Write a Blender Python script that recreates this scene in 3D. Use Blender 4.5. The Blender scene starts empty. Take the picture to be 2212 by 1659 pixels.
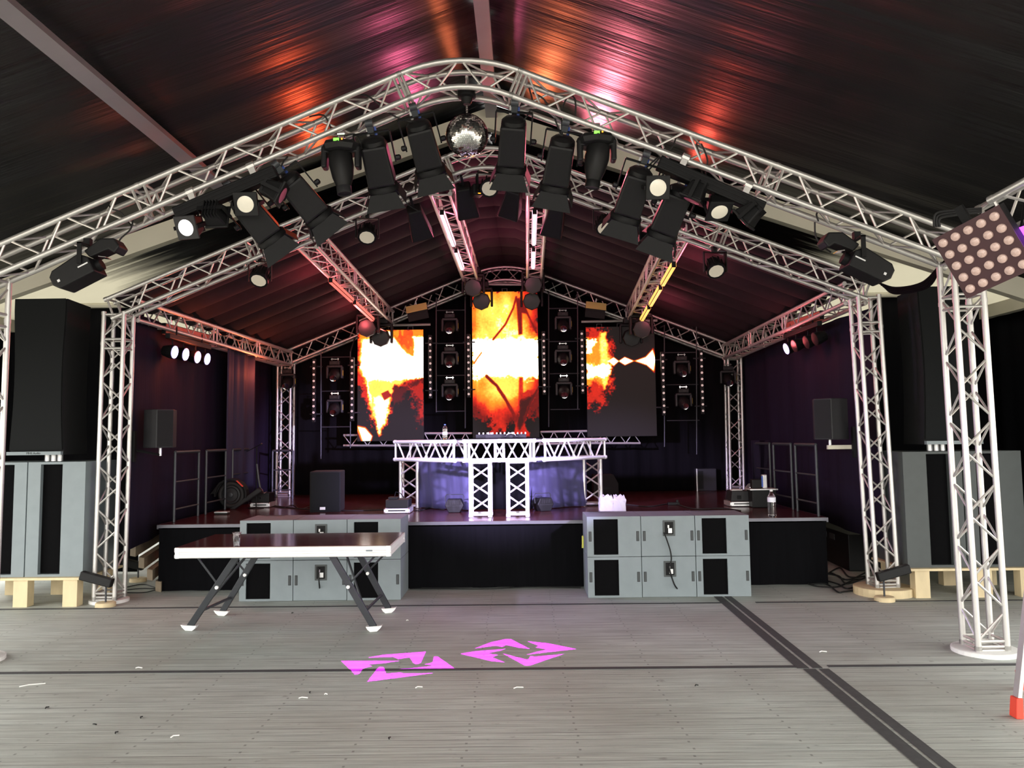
import bpy, math, random
import numpy as np
from mathutils import Vector as V, Matrix, geometry
random.seed(7)
S = bpy.context.scene
COL = S.collection
pi = math.pi

# ------------------------------------------------------------------ camera
FP, CX, CY, CH = 1790.0, 1106.0, 801.0, 1.7
cam_d = bpy.data.cameras.new('camera'); cam = bpy.data.objects.new('camera', cam_d); COL.objects.link(cam)
CR = Matrix.Rotation(0.00962, 3, 'Z') @ Matrix.Rotation(pi / 2 + 0.0804, 3, 'X') @ Matrix.Rotation(-0.012, 3, 'Z')
cam.matrix_world = Matrix.Translation((0, 0, CH)) @ CR.to_4x4()
cam_d.sensor_width = 36; cam_d.lens = 36 * FP / 2212
cam_d.shift_y = -(829.5 - CY) / 2212
cam_d.clip_start = 0.05
S.camera = cam
S.view_settings.view_transform = 'Standard'; S.view_settings.look = 'None'
S.view_settings.exposure = 0.0; S.view_settings.gamma = 1
S.cycles.use_denoising = True
S.cycles.max_bounces = 8; S.cycles.diffuse_bounces = 3; S.cycles.glossy_bounces = 4
S.cycles.transparent_max_bounces = 8; S.cycles.sample_clamp_indirect = 6

def ray(px, py):
    return CR @ V(((px - CX) / FP, -(py - CY) / FP, -1))
def F(px, py, Y, dy=0):            # the point at depth Y seen at a place of the photograph
    d = ray(px, py); p = V((0, 0, CH)) + d * (Y / d.y); p.y += dy; return p
def G(px, py, z=0.0):              # the point at height z
    d = ray(px, py); return V((0, 0, CH)) + d * ((z - CH) / d.z)

# ------------------------------------------------------------------ world and daylight
SKY = 6.2
w = bpy.data.worlds.new('world'); S.world = w; w.use_nodes = True
bg = w.node_tree.nodes['Background']; bg.inputs[0].default_value = (1.0, 0.975, 0.92, 1); bg.inputs[1].default_value = SKY
def portal(name, loc, rot, sx, sy):
    l = bpy.data.lights.new(name, 'AREA'); l.shape = 'RECTANGLE'; l.size = sx; l.size_y = sy
    l.cycles.is_portal = True
    o = bpy.data.objects.new(name, l); COL.objects.link(o); o.location = loc; o.rotation_euler = rot
portal('rear_opening', (-.3, -4.7, 2.8), (pi / 2, 0, 0), 13.2, 5.6)
portal('left_opening', (-6.75, -.6, 1.65), (pi / 2, 0, -pi / 2), 8.2, 3.3)
portal('right_opening', (6.15, -.6, 1.65), (pi / 2, 0, pi / 2), 8.2, 3.3)
portal('left_door', (-6.75, 5.8, 1.4), (pi / 2, 0, -pi / 2), 4.6, 2.8)
portal('right_door', (6.15, 5.3, 1.4), (pi / 2, 0, pi / 2), 3.6, 2.8)
portal('left_back_opening', (-6.75, 12.2, .6), (pi / 2, 0, -pi / 2), 5.0, 1.2)

def spot(name, loc, target, energy, col, angle=40, blend=.3, r=.05):
    l = bpy.data.lights.new(name, 'SPOT'); l.energy = energy; l.color = col; l.spot_size = math.radians(angle)
    l.spot_blend = blend; l.shadow_soft_size = r
    o = bpy.data.objects.new(name, l); COL.objects.link(o)
    d = V(target) - V(loc); o.location = loc; o.rotation_euler = d.to_track_quat('-Z', 'Y').to_euler()
    return o

# ------------------------------------------------------------------ materials
def c(r, g, b):
    def f(x):
        x /= 255.0
        return x / 12.92 if x <= .04045 else ((x + .055) / 1.055) ** 2.4
    return (f(r), f(g), f(b))
M = {}
def mat(name, col, rough=.5, metal=0.0, noise=.12, scale=12, bump=0.0, emis=None, es=0.0, trans=0.0, spec=.5, sheen=0.0, stretch=(1, 1, 1), coat=0.0):
    m = bpy.data.materials.new(name); m.use_nodes = True; nt = m.node_tree; N = nt.nodes; L = nt.links
    b = N['Principled BSDF']
    tc = N.new('ShaderNodeTexCoord'); mp = N.new('ShaderNodeMapping'); mp.inputs['Scale'].default_value = stretch
    nz = N.new('ShaderNodeTexNoise'); nz.inputs['Scale'].default_value = scale; nz.inputs['Detail'].default_value = 4
    L.new(tc.outputs['Object'], mp.inputs[0]); L.new(mp.outputs[0], nz.inputs['Vector'])
    mx = N.new('ShaderNodeMix'); mx.data_type = 'RGBA'
    mx.inputs['A'].default_value = tuple(max(0, x * (1 - noise)) for x in col) + (1,)
    mx.inputs['B'].default_value = tuple(min(1, x * (1 + noise)) for x in col) + (1,)
    L.new(nz.outputs['Fac'], mx.inputs['Factor']); L.new(mx.outputs['Result'], b.inputs['Base Color'])
    b.inputs['Roughness'].default_value = rough; b.inputs['Metallic'].default_value = metal
    b.inputs['Specular IOR Level'].default_value = spec
    if bump:
        bp = N.new('ShaderNodeBump'); bp.inputs['Strength'].default_value = bump; bp.inputs['Distance'].default_value = .01
        L.new(nz.outputs['Fac'], bp.inputs['Height']); L.new(bp.outputs[0], b.inputs['Normal'])
    if emis: b.inputs['Emission Color'].default_value = emis + (1,); b.inputs['Emission Strength'].default_value = es
    if trans: b.inputs['Transmission Weight'].default_value = trans
    if sheen: b.inputs['Sheen Weight'].default_value = sheen
    if coat: b.inputs['Coat Weight'].default_value = coat
    M[name] = m
    return m
mat('aluminium', (.62, .605, .58), .42, .75, .06, 30)
mat('aluminium_lit', (.86, .85, .84), .4, .4, .05, 30)  # paler copy of aluminium, the booth's strong light put into the colour
mat('black_metal', (.006, .006, .0065), .55, 0, .3, 20, spec=.2)
mat('black_plastic', (.008, .008, .0085), .5, 0, .3, 25, .05, spec=.25)
mat('grey_plastic', (.02, .02, .022), .5, 0, .2, 25, spec=.3)
mat('black_cloth', (.0045, .0045, .0055), .9, 0, .4, 6, .3, spec=.05, stretch=(4, 4, .3))
mat('back_cloth', (.005, .0045, .0055), .9, 0, .4, 6, .3, spec=.05, stretch=(4, 4, .3))
mat('curtain_cloth', (.014, .010, .022), .8, 0, .3, 3, .5, spec=.1, stretch=(5, 5, .3))  # purple stage light on the side curtains put into the cloth colour
mat('navy_cloth', (.016, .016, .045), .8, 0, .15, 5, .3, stretch=(4, 4, .5))
mat('blue_cloth', (.050, .047, .12), .8, 0, .15, 5, .3, sheen=.1, stretch=(4, 4, .5))
mat('canopy_cloth', (.019, .013, .016), .85, 0, .25, 8, .4, spec=.2)
mat('speaker_black', (.005, .0055, .006), .85, 0, .25, 90, .2)
mat('speaker_grille', (.0065, .0075, .008), .8, 0, .3, 300, .3, spec=.2)
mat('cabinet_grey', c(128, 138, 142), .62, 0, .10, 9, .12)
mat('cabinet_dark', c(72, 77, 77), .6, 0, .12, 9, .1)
mat('foam_black', (.004, .004, .0045), .9, 0, .3, 60, .3, spec=.05)
mat('handle_dark', (.03, .035, .038), .5)
mat('wood_pale', c(214, 196, 158), .7, 0, .22, 10, .3, stretch=(1, 1, .4))
mat('wood_weathered', c(150, 134, 112), .8, 0, .3, 7, .3, stretch=(.3, 2, 2))
mat('deck_brown', (.075, .018, .017), .2, 0, .35, 5, .03, stretch=(.4, 3, 1))
mat('table_brown', (.11, .032, .028), .14, 0, .35, 5, .03, stretch=(.4, 3, 1))
mat('steel_grey', (.042, .046, .052), .45, .3, .15, 20)
mat('white_paint', (.82, .82, .80), .5, 0, .06, 20)
mat('cream_paint', c(205, 200, 182), .55, 0, .06, 3)
mat('tent_metal', c(150, 145, 150), .45, .35, .08, 6)
mat('mirror', (.95, .93, .88), .12, 1.0, .02, 40)
mat('chrome', (.85, .85, .86), .15, 1.0, .03, 20)
mat('lens_pale', c(238, 232, 214), .3, 0, .03, 40, coat=.5)
mat('lens_white', (.8, .8, .8), .3, 0, .02, 40, emis=(1, 1, .98), es=1.6)
mat('lens_violet', (.5, .4, .9), .3, 0, .02, 40, emis=(.50, .42, 1.0), es=9)
mat('lens_dark', (.006, .005, .007), .3, 0, .2, 5, spec=.25)
mat('lens_purple', (.05, .02, .2), .1, 0, .2, 5, emis=(.12, .04, .8), es=.5, coat=1)
mat('lens_pink', (.5, .12, .2), .3, 0, .1, 5)
mat('led_green', (.1, .6, .05), .4, emis=(.25, 1, .08), es=1.6)
mat('led_amber', (.8, .3, .02), .4, emis=(1, .35, .03), es=2)
mat('plug_blue', (.05, .12, .5), .4)
mat('plug_white', (.75, .75, .75), .4)
mat('beige_flap', c(190, 176, 108), .6, 0, .08, 10)
mat('batten_red_lit', c(190, 90, 70), .5, 0, .1, 10)  # orange stage light on the eave panels put into their colour
mat('strip_red', (.5, .1, .08), .4, emis=(1, .16, .12), es=1.3)
mat('strip_pink', (.7, .4, .5), .4, emis=(1, .55, .66), es=2.2)
mat('strip_amber', (.7, .45, .1), .4, emis=(1, .55, .12), es=1.3)
mat('magenta_lamp', (.4, .05, .8), .3, emis=(.42, .03, 1.0), es=6)
mat('cell_plate', (.055, .018, .022), .5)
mat('cell_lens', c(205, 175, 165), .25, 0, .2, 90, .4, coat=.6)
mat('red_rubber', (.75, .06, .03), .5)
mat('rubber', (.012, .012, .012), .7)
mat('floor_rubber', (.055, .056, .058), .75, 0, .3, 20)
mat('clear_plastic', (.95, .95, .97), .05, 0, .01, 5, trans=1.0)
mat('bag_plastic', (.85, .82, .85), .25, 0, .05, 5, .6, trans=.35)
mat('water_label', (.8, .8, .9), .4)
mat('paper_white', (.8, .79, .76), .8, 0, .05, 30, .2)
mat('paper_yellow', (.8, .72, .52), .8, 0, .05, 30, .2)
mat('scuffed_tape', (.6, .62, .10), .6)
mat('pixel_ring', (.5, .42, .4), .3, emis=(1, .78, .72), es=.32)
mat('yellow_label', (.55, .38, .04), .5)
mat('stage_edge', (.13, .13, .15), .4, .8)
mat('ground_outside', c(168, 160, 148), .9, 0, .15, 3)
mat('case_silver', (.7, .7, .7), .35, .6)
mat('lamp_glass', (.8, .8, .9), .2, emis=(.85, .85, 1), es=9)

# ------------------------------------------------------------------ mesh builder
class MB:
    def __init__(s, T=None): s.v = []; s.f = []; s.T = T or Matrix.Identity(4)
    def add(s, vs, fs, T=None):
        k = len(s.v); A = s.T @ T if T else s.T
        s.v += [tuple(A @ V(p)) for p in vs]; s.f += [tuple(i + k for i in f) for f in fs]; return s
    def box(s, ctr, size, T=None):
        x, y, z = [a / 2 for a in size]; cx, cy, cz = ctr
        vs = [(cx + i * x, cy + j * y, cz + k * z) for i in (-1, 1) for j in (-1, 1) for k in (-1, 1)]
        return s.add(vs, [(0, 1, 3, 2), (4, 6, 7, 5), (0, 4, 5, 1), (2, 3, 7, 6), (0, 2, 6, 4), (1, 5, 7, 3)], T)
    def tube(s, a, b, r, n=8, r2=None, T=None):
        a = V(a); b = V(b); d = b - a
        if d.length < 1e-6: return s
        q = d.to_track_quat('Z', 'Y').to_matrix(); r2 = r if r2 is None else r2
        vs = []
        for p, rr in ((a, r), (b, r2)):
            for i in range(n):
                t = 2 * pi * i / n; vs.append(p + q @ V((rr * math.cos(t), rr * math.sin(t), 0)))
        fs = [(i, (i + 1) % n, n + (i + 1) % n, n + i) for i in range(n)] + [tuple(range(n))[::-1], tuple(range(n, 2 * n))]
        return s.add(vs, fs, T)
    def sweep(s, pts, r, n=6, T=None):
        pts = [V(p) for p in pts]; vs = []; m = len(pts)
        up = V((0, 0, 1)); x = None
        for i, p in enumerate(pts):
            t = (pts[min(i + 1, m - 1)] - pts[max(i - 1, 0)])
            t = t.normalized() if t.length > 1e-9 else V((0, 0, 1))
            if x is None: x = t.orthogonal().normalized()
            else:
                x = x - t * x.dot(t); x = x.normalized() if x.length > 1e-6 else t.orthogonal().normalized()
            y = t.cross(x)
            for k in range(n):
                a = 2 * pi * k / n; vs.append(p + x * (r * math.cos(a)) + y * (r * math.sin(a)))
        fs = []
        for i in range(m - 1):
            for k in range(n):
                fs.append((i * n + k, i * n + (k + 1) % n, (i + 1) * n + (k + 1) % n, (i + 1) * n + k))
        fs += [tuple(range(n))[::-1], tuple(range((m - 1) * n, m * n))]
        return s.add(vs, fs, T)
    def lathe(s, prof, n=20, T=None, sx=1.0, sy=1.0):
        vs = []; m = len(prof)
        for r, z in prof:
            for i in range(n):
                t = 2 * pi * i / n; vs.append((r * sx * math.cos(t), r * sy * math.sin(t), z))
        fs = [(j * n + i, j * n + (i + 1) % n, (j + 1) * n + (i + 1) % n, (j + 1) * n + i) for j in range(m - 1) for i in range(n)]
        if prof[0][0] > 1e-4: fs.append(tuple(range(n))[::-1])
        if prof[-1][0] > 1e-4: fs.append(tuple(range((m - 1) * n, m * n)))
        return s.add(vs, fs, T)
    def prism(s, poly, d, T=None):      # polygon in local xz, thickness along y from 0 to d
        n = len(poly)
        vs = [(x, 0, z) for x, z in poly] + [(x, d, z) for x, z in poly]
        fs = [(i, (i + 1) % n, n + (i + 1) % n, n + i) for i in range(n)] + [tuple(range(n))[::-1], tuple(range(n, 2 * n))]
        return s.add(vs, fs, T)
    def hull(s, bot, top, T=None):      # a ring of points at the bottom joined to a ring at the top
        n = len(bot)
        fs = [(i, (i + 1) % n, n + (i + 1) % n, n + i) for i in range(n)] + [tuple(range(n))[::-1], tuple(range(n, 2 * n))]
        return s.add(list(bot) + list(top), fs, T)
    def grid(s, fn, nu, nv, T=None):
        vs = [fn(i / nu, j / nv) for i in range(nu + 1) for j in range(nv + 1)]
        k = nv + 1
        return s.add(vs, [(i * k + j, (i + 1) * k + j, (i + 1) * k + j + 1, i * k + j + 1) for i in range(nu) for j in range(nv)], T)

def rootmat(o):
    m = Matrix.Identity(4)
    while o is not None:
        m = (Matrix.Translation(o.location) @ o.rotation_euler.to_matrix().to_4x4()) @ m; o = o.parent
    return m
def obj(name, mb, material, parent=None, world=False, smooth=False, bev=0, label=None, solid=0):
    me = bpy.data.meshes.new(name); me.from_pydata(mb.v, [], mb.f); me.update()
    if world and parent is not None: me.transform(rootmat(parent).inverted())
    me.materials.append(M[material] if isinstance(material, str) else material)
    if smooth:
        for p in me.polygons: p.use_smooth = True
        try: me.set_sharp_from_angle(angle=math.radians(40))
        except Exception: pass
    o = bpy.data.objects.new(name, me); COL.objects.link(o)
    if parent is not None: o.parent = parent
    if bev:
        b = o.modifiers.new('bevel', 'BEVEL'); b.width = bev; b.segments = 2; b.limit_method = 'ANGLE'; b.angle_limit = math.radians(50)
    if solid:
        b = o.modifiers.new('solid', 'SOLIDIFY'); b.thickness = solid; b.offset = 0
    if label: o['label'] = label
    return o
def tag(o, label, cat, group=None, kind=None):
    o['label'] = label; o['category'] = cat
    if group: o['group'] = group
    if kind: o['kind'] = kind
    return o
def thing(name, label, cat, loc=(0, 0, 0), rot=(0, 0, 0), group=None, mtx=None):
    o = bpy.data.objects.new(name, None); COL.objects.link(o); o.empty_display_size = .1
    if mtx is not None: loc = mtx.to_translation(); rot = mtx.to_euler()
    o.location = loc; o.rotation_euler = rot
    return tag(o, label, cat, group)
def struct(name, mb, m, **k):
    o = obj(name, mb, m, **k); o['kind'] = 'structure'; return o
def dup(root, mtx, label, group=None):
    def cp(o, par):
        q = o.copy(); COL.objects.link(q)
        if par is not None: q.parent = par
        for ch in list(kids.get(o, [])): cp(ch, q)
        return q
    kids = {}
    for o in list(root.children_recursive): kids.setdefault(o.parent, []).append(o)
    r = cp(root, None)
    r.location = mtx.to_translation(); r.rotation_euler = mtx.to_euler()
    r['label'] = label
    if group: r['group'] = group
    return r
def aim(A, B, ref=(0, -1, 0)):       # origin A, local -Z towards B, local Y near ref
    A = V(A); z = (A - V(B)).normalized(); ref = V(ref)
    x = ref.cross(z)
    x = x.normalized() if x.length > 1e-4 else z.orthogonal().normalized()
    y = z.cross(x)
    m = Matrix((x, y, z)).transposed().to_4x4(); m.translation = A; return m
def T(x=0, y=0, z=0): return Matrix.Translation((x, y, z))
def R(a, ax): return Matrix.Rotation(math.radians(a), 4, ax)

# ------------------------------------------------------------------ tent: floor, roof, walls
XC, ZR, SL, XE = -.33, 5.60, .345, 6.5
YR1, YR2 = 9.35, 14.4
def roofz(x): return ZR - SL * abs(x - XC)
m = bpy.data.materials.new('plank_floor'); m.use_nodes = True; nt = m.node_tree; N = nt.nodes; L = nt.links; b = N['Principled BSDF']
def nd(t, **k):
    n = N.new(t)
    for a, v_ in k.items(): setattr(n, a, v_)
    return n
def mth(op, a, b_=None, c_=None):
    n = N.new('ShaderNodeMath'); n.operation = op
    for i, v_ in enumerate((a, b_, c_)):
        if v_ is None: continue
        if isinstance(v_, (int, float)): n.inputs[i].default_value = v_
        else: L.new(v_, n.inputs[i])
    return n.outputs[0]
def mixc(fac, A, B):
    n = N.new('ShaderNodeMix'); n.data_type = 'RGBA'
    for s_, v_ in (('Factor', fac), ('A', A), ('B', B)):
        if isinstance(v_, (int, float)): n.inputs[s_].default_value = v_
        elif isinstance(v_, tuple): n.inputs[s_].default_value = v_ + (1,)
        else: L.new(v_, n.inputs[s_])
    return n.outputs['Result']
def noise(scale, stretch, detail=5, rough=.55):
    mp = N.new('ShaderNodeMapping'); mp.inputs['Scale'].default_value = stretch
    n = N.new('ShaderNodeTexNoise'); n.inputs['Scale'].default_value = scale; n.inputs['Detail'].default_value = detail; n.inputs['Roughness'].default_value = rough
    L.new(geo.outputs['Position'], mp.inputs[0]); L.new(mp.outputs[0], n.inputs['Vector']); return n.outputs['Fac']
def ramp(f, p0, p1):
    n = N.new('ShaderNodeMapRange'); n.inputs['From Min'].default_value = p0; n.inputs['From Max'].default_value = p1
    L.new(f, n.inputs['Value']); return n.outputs['Result']
geo = N.new('ShaderNodeNewGeometry'); sp = N.new('ShaderNodeSeparateXYZ'); L.new(geo.outputs['Position'], sp.inputs[0])
PX, PY, PZ = sp.outputs
row = mth('FLOOR', mth('DIVIDE', PY, .105))
fr = mth('FRACT', mth('DIVIDE', PY, .105))
groove = mth('MAXIMUM', mth('LESS_THAN', fr, .035), mth('GREATER_THAN', fr, .975))
wn = N.new('ShaderNodeTexWhiteNoise'); wn.noise_dimensions = '1D'; L.new(row, wn.inputs['W'])
tone = ramp(wn.outputs['Value'], 0, 1)
big = ramp(noise(.55, (1, 1, 1), 4), .3, .7)
streak = ramp(noise(5, (.35, 9, 1), 6, .65), .3, .72)
spots = ramp(noise(9, (1, 1.6, 1), 3), .66, .74)
base = mixc(streak, c(160, 168, 165), c(222, 230, 223))
base = mixc(mth('MULTIPLY', tone, .22), base, c(146, 142, 134))
base = mixc(mth('MULTIPLY', big, .55), base, c(132, 126, 116))
base = mixc(mth('MULTIPLY', spots, .35), base, c(80, 74, 68))
gn = ramp(noise(1.3, (1, 6, 1), 3), .35, .75)
base = mixc(mth('MULTIPLY', groove, mth('ADD', mth('MULTIPLY', gn, .75), .15)), base, c(46, 42, 38))
# nail rows over the joists and board ends
fx = mth('FRACT', mth('DIVIDE', mth('ADD', PX, mth('MULTIPLY', wn.outputs['Value'], .03)), .62))
nail = mth('MULTIPLY', mth('LESS_THAN', mth('ABSOLUTE', mth('SUBTRACT', fx, .5)), .011), mth('LESS_THAN', mth('ABSOLUTE', mth('SUBTRACT', fr, .5)), .11))
base = mixc(mth('MULTIPLY', nail, .45), base, c(40, 36, 33))
L.new(base, b.inputs['Base Color']); b.inputs['Roughness'].default_value = .62; b.inputs['Specular IOR Level'].default_value = .35
bp = N.new('ShaderNodeBump'); bp.inputs['Strength'].default_value = .5; bp.inputs['Distance'].default_value = .004
L.new(mth('SUBTRACT', streak, mth('MULTIPLY', groove, 2.0)), bp.inputs['Height']); L.new(bp.outputs[0], b.inputs['Normal'])
M['plank_floor'] = m
struct('floor', MB().box((-.3, 6.2, -.05), (13.6, 18.8, .1)), 'plank_floor')
g = struct('ground', MB().box((0, 4, -.14), (80, 80, .05)), 'ground_outside')
# rubber joint strips of the floor panels
def strip(name, pts, wd, h=.004):
    a, b2 = V(pts[0]), V(pts[1]); d = (b2 - a).normalized(); n_ = V((-d.y, d.x, 0)) * wd / 2
    mb = MB().hull([a - n_, b2 - n_, b2 + n_, a + n_], [p + V((0, 0, h)) for p in (a - n_, b2 - n_, b2 + n_, a + n_)])
    struct(name, mb, 'floor_rubber')
pj = G(1262 + 490, 1444); pf = G(1556, 1284); pn = G(2012, 1659)
def lerp(a, b_, t): return a + (b_ - a) * t
sd = (pn - pf).normalized()
p_far = pf - sd * (-.0) ; p_far = pf + (pf - pn) * .1
for k, (off, wd) in enumerate(((-.055, .085), (.05, .07))):
    q = V((off, 0, 0)); strip('trim_%d' % (k + 1), (p_far + q, pj + q), wd)
    q2 = V((off + .035, 0, 0)); strip('trim_%d' % (k + 3), (pj + q2 + V((0, -.02, 0)), pn + (pn - pf) * .6 + q2), wd)
ya = G(1125, 1446).y; yb = G(1125, 1307).y
strip('trim_5', ((-6.4, ya + .03, 0), (pj.x - .1, ya, 0)), .055)
strip('trim_6', ((pj.x + .14, ya, 0), (6, ya, 0)), .05)
strip('trim_7', ((-6.4, yb + .04, 0), (pf.x - .1, yb, 0)), .05)
strip('trim_8', ((pf.x + .25, yb, 0), (6, yb - .02, 0)), .05)

# roof lining: glossy black sheet, pulled in ridge-to-eave folds
def fabric(name, black=(.009, .009, .010), white=None, edge=0, rough=.36):
    global N, L, geo
    m = bpy.data.materials.new(name); m.use_nodes = True; nt = m.node_tree; N = nt.nodes; L = nt.links; b = N['Principled BSDF']
    geo = N.new('ShaderNodeNewGeometry'); sp = N.new('ShaderNodeSeparateXYZ'); L.new(geo.outputs['Position'], sp.inputs[0])
    f1 = noise(2.2, (.12, 2.4, .12), 5, .6); f2 = noise(1.0, (.3, 1, .3), 3)
    b.inputs['Base Color'].default_value = black + (1,); b.inputs['Roughness'].default_value = rough
    b.inputs['Specular IOR Level'].default_value = .6
    bp = N.new('ShaderNodeBump'); bp.inputs['Strength'].default_value = .55; bp.inputs['Distance'].default_value = .05
    L.new(mth('ADD', f1, mth('MULTIPLY', f2, .4)), bp.inputs['Height']); L.new(bp.outputs[0], b.inputs['Normal'])
    if white:
        out = N['Material Output']
        tr = N.new('ShaderNodeBsdfTranslucent'); tr.inputs[0].default_value = white + (1,)
        df = N.new('ShaderNodeBsdfDiffuse'); df.inputs[0].default_value = white + (1,)
        ms = N.new('ShaderNodeMixShader'); ms.inputs[0].default_value = .35; L.new(tr.outputs[0], ms.inputs[1]); L.new(df.outputs[0], ms.inputs[2])
        far = mth('ABSOLUTE', mth('SUBTRACT', sp.outputs[0], XC))
        f3 = noise(1.6, (.25, 5, .25), 5, .7)
        fac = ramp(mth('ADD', far, mth('MULTIPLY', f3, edge)), 4.9, 5.9)
        fm = N.new('ShaderNodeMixShader'); L.new(fac, fm.inputs[0]); L.new(b.outputs[0], fm.inputs[1]); L.new(ms.outputs[0], fm.inputs[2])
        L.new(fm.outputs[0], out.inputs[0])
    M[name] = m
fabric('roof_black', black=(.006, .006, .0065), rough=.42)
fabric('roof_back', white=(.50, .485, .42), edge=1.6, rough=.45)
def roof(name, y0, y1, sgn, m, ny):
    rr = [(random.uniform(3, 16), random.uniform(0, 6), random.uniform(.002, .006)) for _ in range(7)]
    def fn(u, v):
        y = y0 + (y1 - y0) * v; x = XC + sgn * XE * u
        z = roofz(x) + .02 - .10 * math.sin(pi * ((y - y0) % 5.05) / 5.05) * min(1, u * 3)
        for fq, ph, am in rr: z += am * math.sin(fq * y + ph + u * 1.5)
        return (x, y, z)
    return struct(name, MB().grid(fn, 14, ny), m, smooth=True, solid=.004)
roof('ceiling', -4.5, YR1 + .1, -1, 'roof_black', 260)
roof('ceiling', -4.5, YR1 + .1, 1, 'roof_black', 260)
roof('ceiling', YR1 + .1, 15.4, -1, 'roof_back', 120)
roof('ceiling', YR1 + .1, 15.4, 1, 'roof_back', 120)
# frame of the tent: rafters at each bay, ridge and side purlins
def rafter(name, y, mt='cream_paint', z0=-.34, dz=.24):
    mb = MB()
    for s in (-1, 1):
        x1 = XC + s * XE; a = (XC, roofz(XC) + z0); e = (x1, roofz(x1) + z0)
        mb.prism([(a[0], a[1]), (e[0], e[1]), (e[0], e[1] + dz), (a[0], a[1] + dz)], .12, T(0, y, 0))
    struct(name, mb, mt)
rafter('trim_9', YR1 - .06)
rafter('trim_10', YR1 - 5.05)
mb = MB().box((XC + .04, 3.2, ZR - .17), (.13, 12.2, .10)); struct('trim_11', mb, 'tent_metal')
pm = F(520, 345, YR1); zz = roofz(pm.x)
mb = MB().box((0, 0, 0), (.13, 12.2, .07), T(pm.x, 3.2, zz - .17) @ R(-19, 'Y')); struct('trim_12', mb, 'tent_metal')
for s in (-1, 1):      # eave beams
    struct('trim_13' if s < 0 else 'trim_14', MB().box((XC + s * (XE - .05), 6.2, roofz(XC + s * XE) - .1), (.12, 18, .16)), 'cream_paint')
# side walls (black cloth) with the openings towards the camera's back
zl = roofz(XC - XE) - .05
def wall(name, x0, y0, x1, y1, z0, z1, m='black_cloth', amp=.02, nw=40):
    dx, dy = x1 - x0, y1 - y0; l = math.hypot(dx, dy); nx, ny_ = -dy / l, dx / l
    def fn(u, v):
        o = amp * (math.sin(u * l * 9) + .6 * math.sin(u * l * 21 + 1)) * (1 - .5 * v)
        zt = z1 if not callable(z1) else z1(x0 + dx * u)
        return (x0 + dx * u + nx * o, y0 + dy * u + ny_ * o, z0 + (zt - z0) * v)
    return struct(name, MB().grid(fn, int(max(8, l * nw / 2)), 6), m, smooth=True, solid=.006)
wall('wall_left', XC - XE, 8.0, XC - XE, 9.4, 0, zl)
wall('wall_left', XC - XE, 3.5, XC - XE, 8.0, 2.75, zl)
wall('wall_left', XC - XE, 9.4, XC - XE, 15.3, 1.2, zl)
wall('wall_right', XC + XE, 7.0, XC + XE, 15.3, 0, zl)
wall('wall_right', XC + XE, 3.5, XC + XE, 7.0, 2.75, zl)
wall('wall_back', XC - XE, 15.3, XC + XE, 15.3, 0, lambda x: roofz(x) - .03)
# black masking walls left and right of the stage, hung from a bar
YM = 10.9
zb = F(200, 664, YM).z
xl = -5.0; xr_ = 4.65
wall('wall_left_masking', XC - XE, YM, xl, YM, .02, zb)
wall('wall_right_masking', xr_, YM, XC + XE, YM, .02, zb)
struct('trim_15', MB().tube((XC - XE, YM - .02, zb + .02), (xl + .3, YM - .02, zb + .02), .035), 'cream_paint', smooth=True)
struct('trim_16', MB().tube((xr_ - .3, YM - .02, zb + .02), (XC + XE, YM - .02, zb + .02), .035), 'cream_paint', smooth=True)

# ------------------------------------------------------------------ truss
H = .11
def frames(path, n):                 # in-plane normal at every point of a path lying across the side vector n
    out = []
    for i, p in enumerate(path):
        t = (path[min(i + 1, len(path) - 1)] - path[max(i - 1, 0)]).normalized(); out.append((p, t, n.cross(t).normalized()))
    return out
def truss(parent, name, path, n, h=H, rc=.024, rb=.0095, step=.235, ends=True, m='aluminium', joints=(), smooth_curve=False, label=None):
    path = [V(p) for p in path]; n = V(n).normalized()
    fr_ = frames(path, n)
    ch = MB(); L_ = [0]
    for a, b2 in zip(path, path[1:]): L_.append(L_[-1] + (b2 - a).length)
    tot = L_[-1]
    def at(s, i, j):
        s = max(0, min(tot, s))
        for k in range(len(L_) - 1):
            if s <= L_[k + 1] + 1e-9:
                t = (s - L_[k]) / max(1e-9, L_[k + 1] - L_[k])
                p = fr_[k][0].lerp(fr_[k + 1][0], t); u = fr_[k][2].lerp(fr_[k + 1][2], t).normalized()
                return p + u * (i * h) + n * (j * h)
    C4 = ((-1, -1), (1, -1), (1, 1), (-1, 1))
    for i, j in C4:
        pts = [p + u * (i * h) + n * (j * h) for p, t, u in fr_]
        if len(pts) == 2: ch.tube(pts[0], pts[1], rc, 10)
        else: ch.sweep(pts, rc, 10)
    br = MB()
    mg = .06 if ends else 0
    N_ = max(1, round((tot - 2 * mg) / step)); st = (tot - 2 * mg) / N_
    for f in range(4):
        a, b2 = C4[f], C4[(f + 1) % 4]; fl = f % 2
        for k in range(N_):
            s0, s1 = mg + k * st + .015, mg + (k + 1) * st - .015
            p, q = (a, b2) if (k + fl) % 2 == 0 else (b2, a)
            br.tube(at(s0, *p), at(s1, *q), rb, 6)
    es = ([mg * .5, tot - mg * .5] if ends else []) + [x for j in joints for x in (j - .05, j + .05)]
    for s in es:
        for f in range(4): br.tube(at(s, *C4[f]), at(s, *C4[(f + 1) % 4]), rb * 1.25, 6)
    js = list(joints) + ([.02, tot - .02] if ends else [])
    for s in js:
        for i, j in C4: ch.tube(at(s - .016, i, j), at(s + .016, i, j), rc * 1.12, 10)
    part = obj(name, ch, m, parent, world=True, smooth=True, label=label)
    obj('bracing', br, m, part, world=True, smooth=True)
    return part
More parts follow.
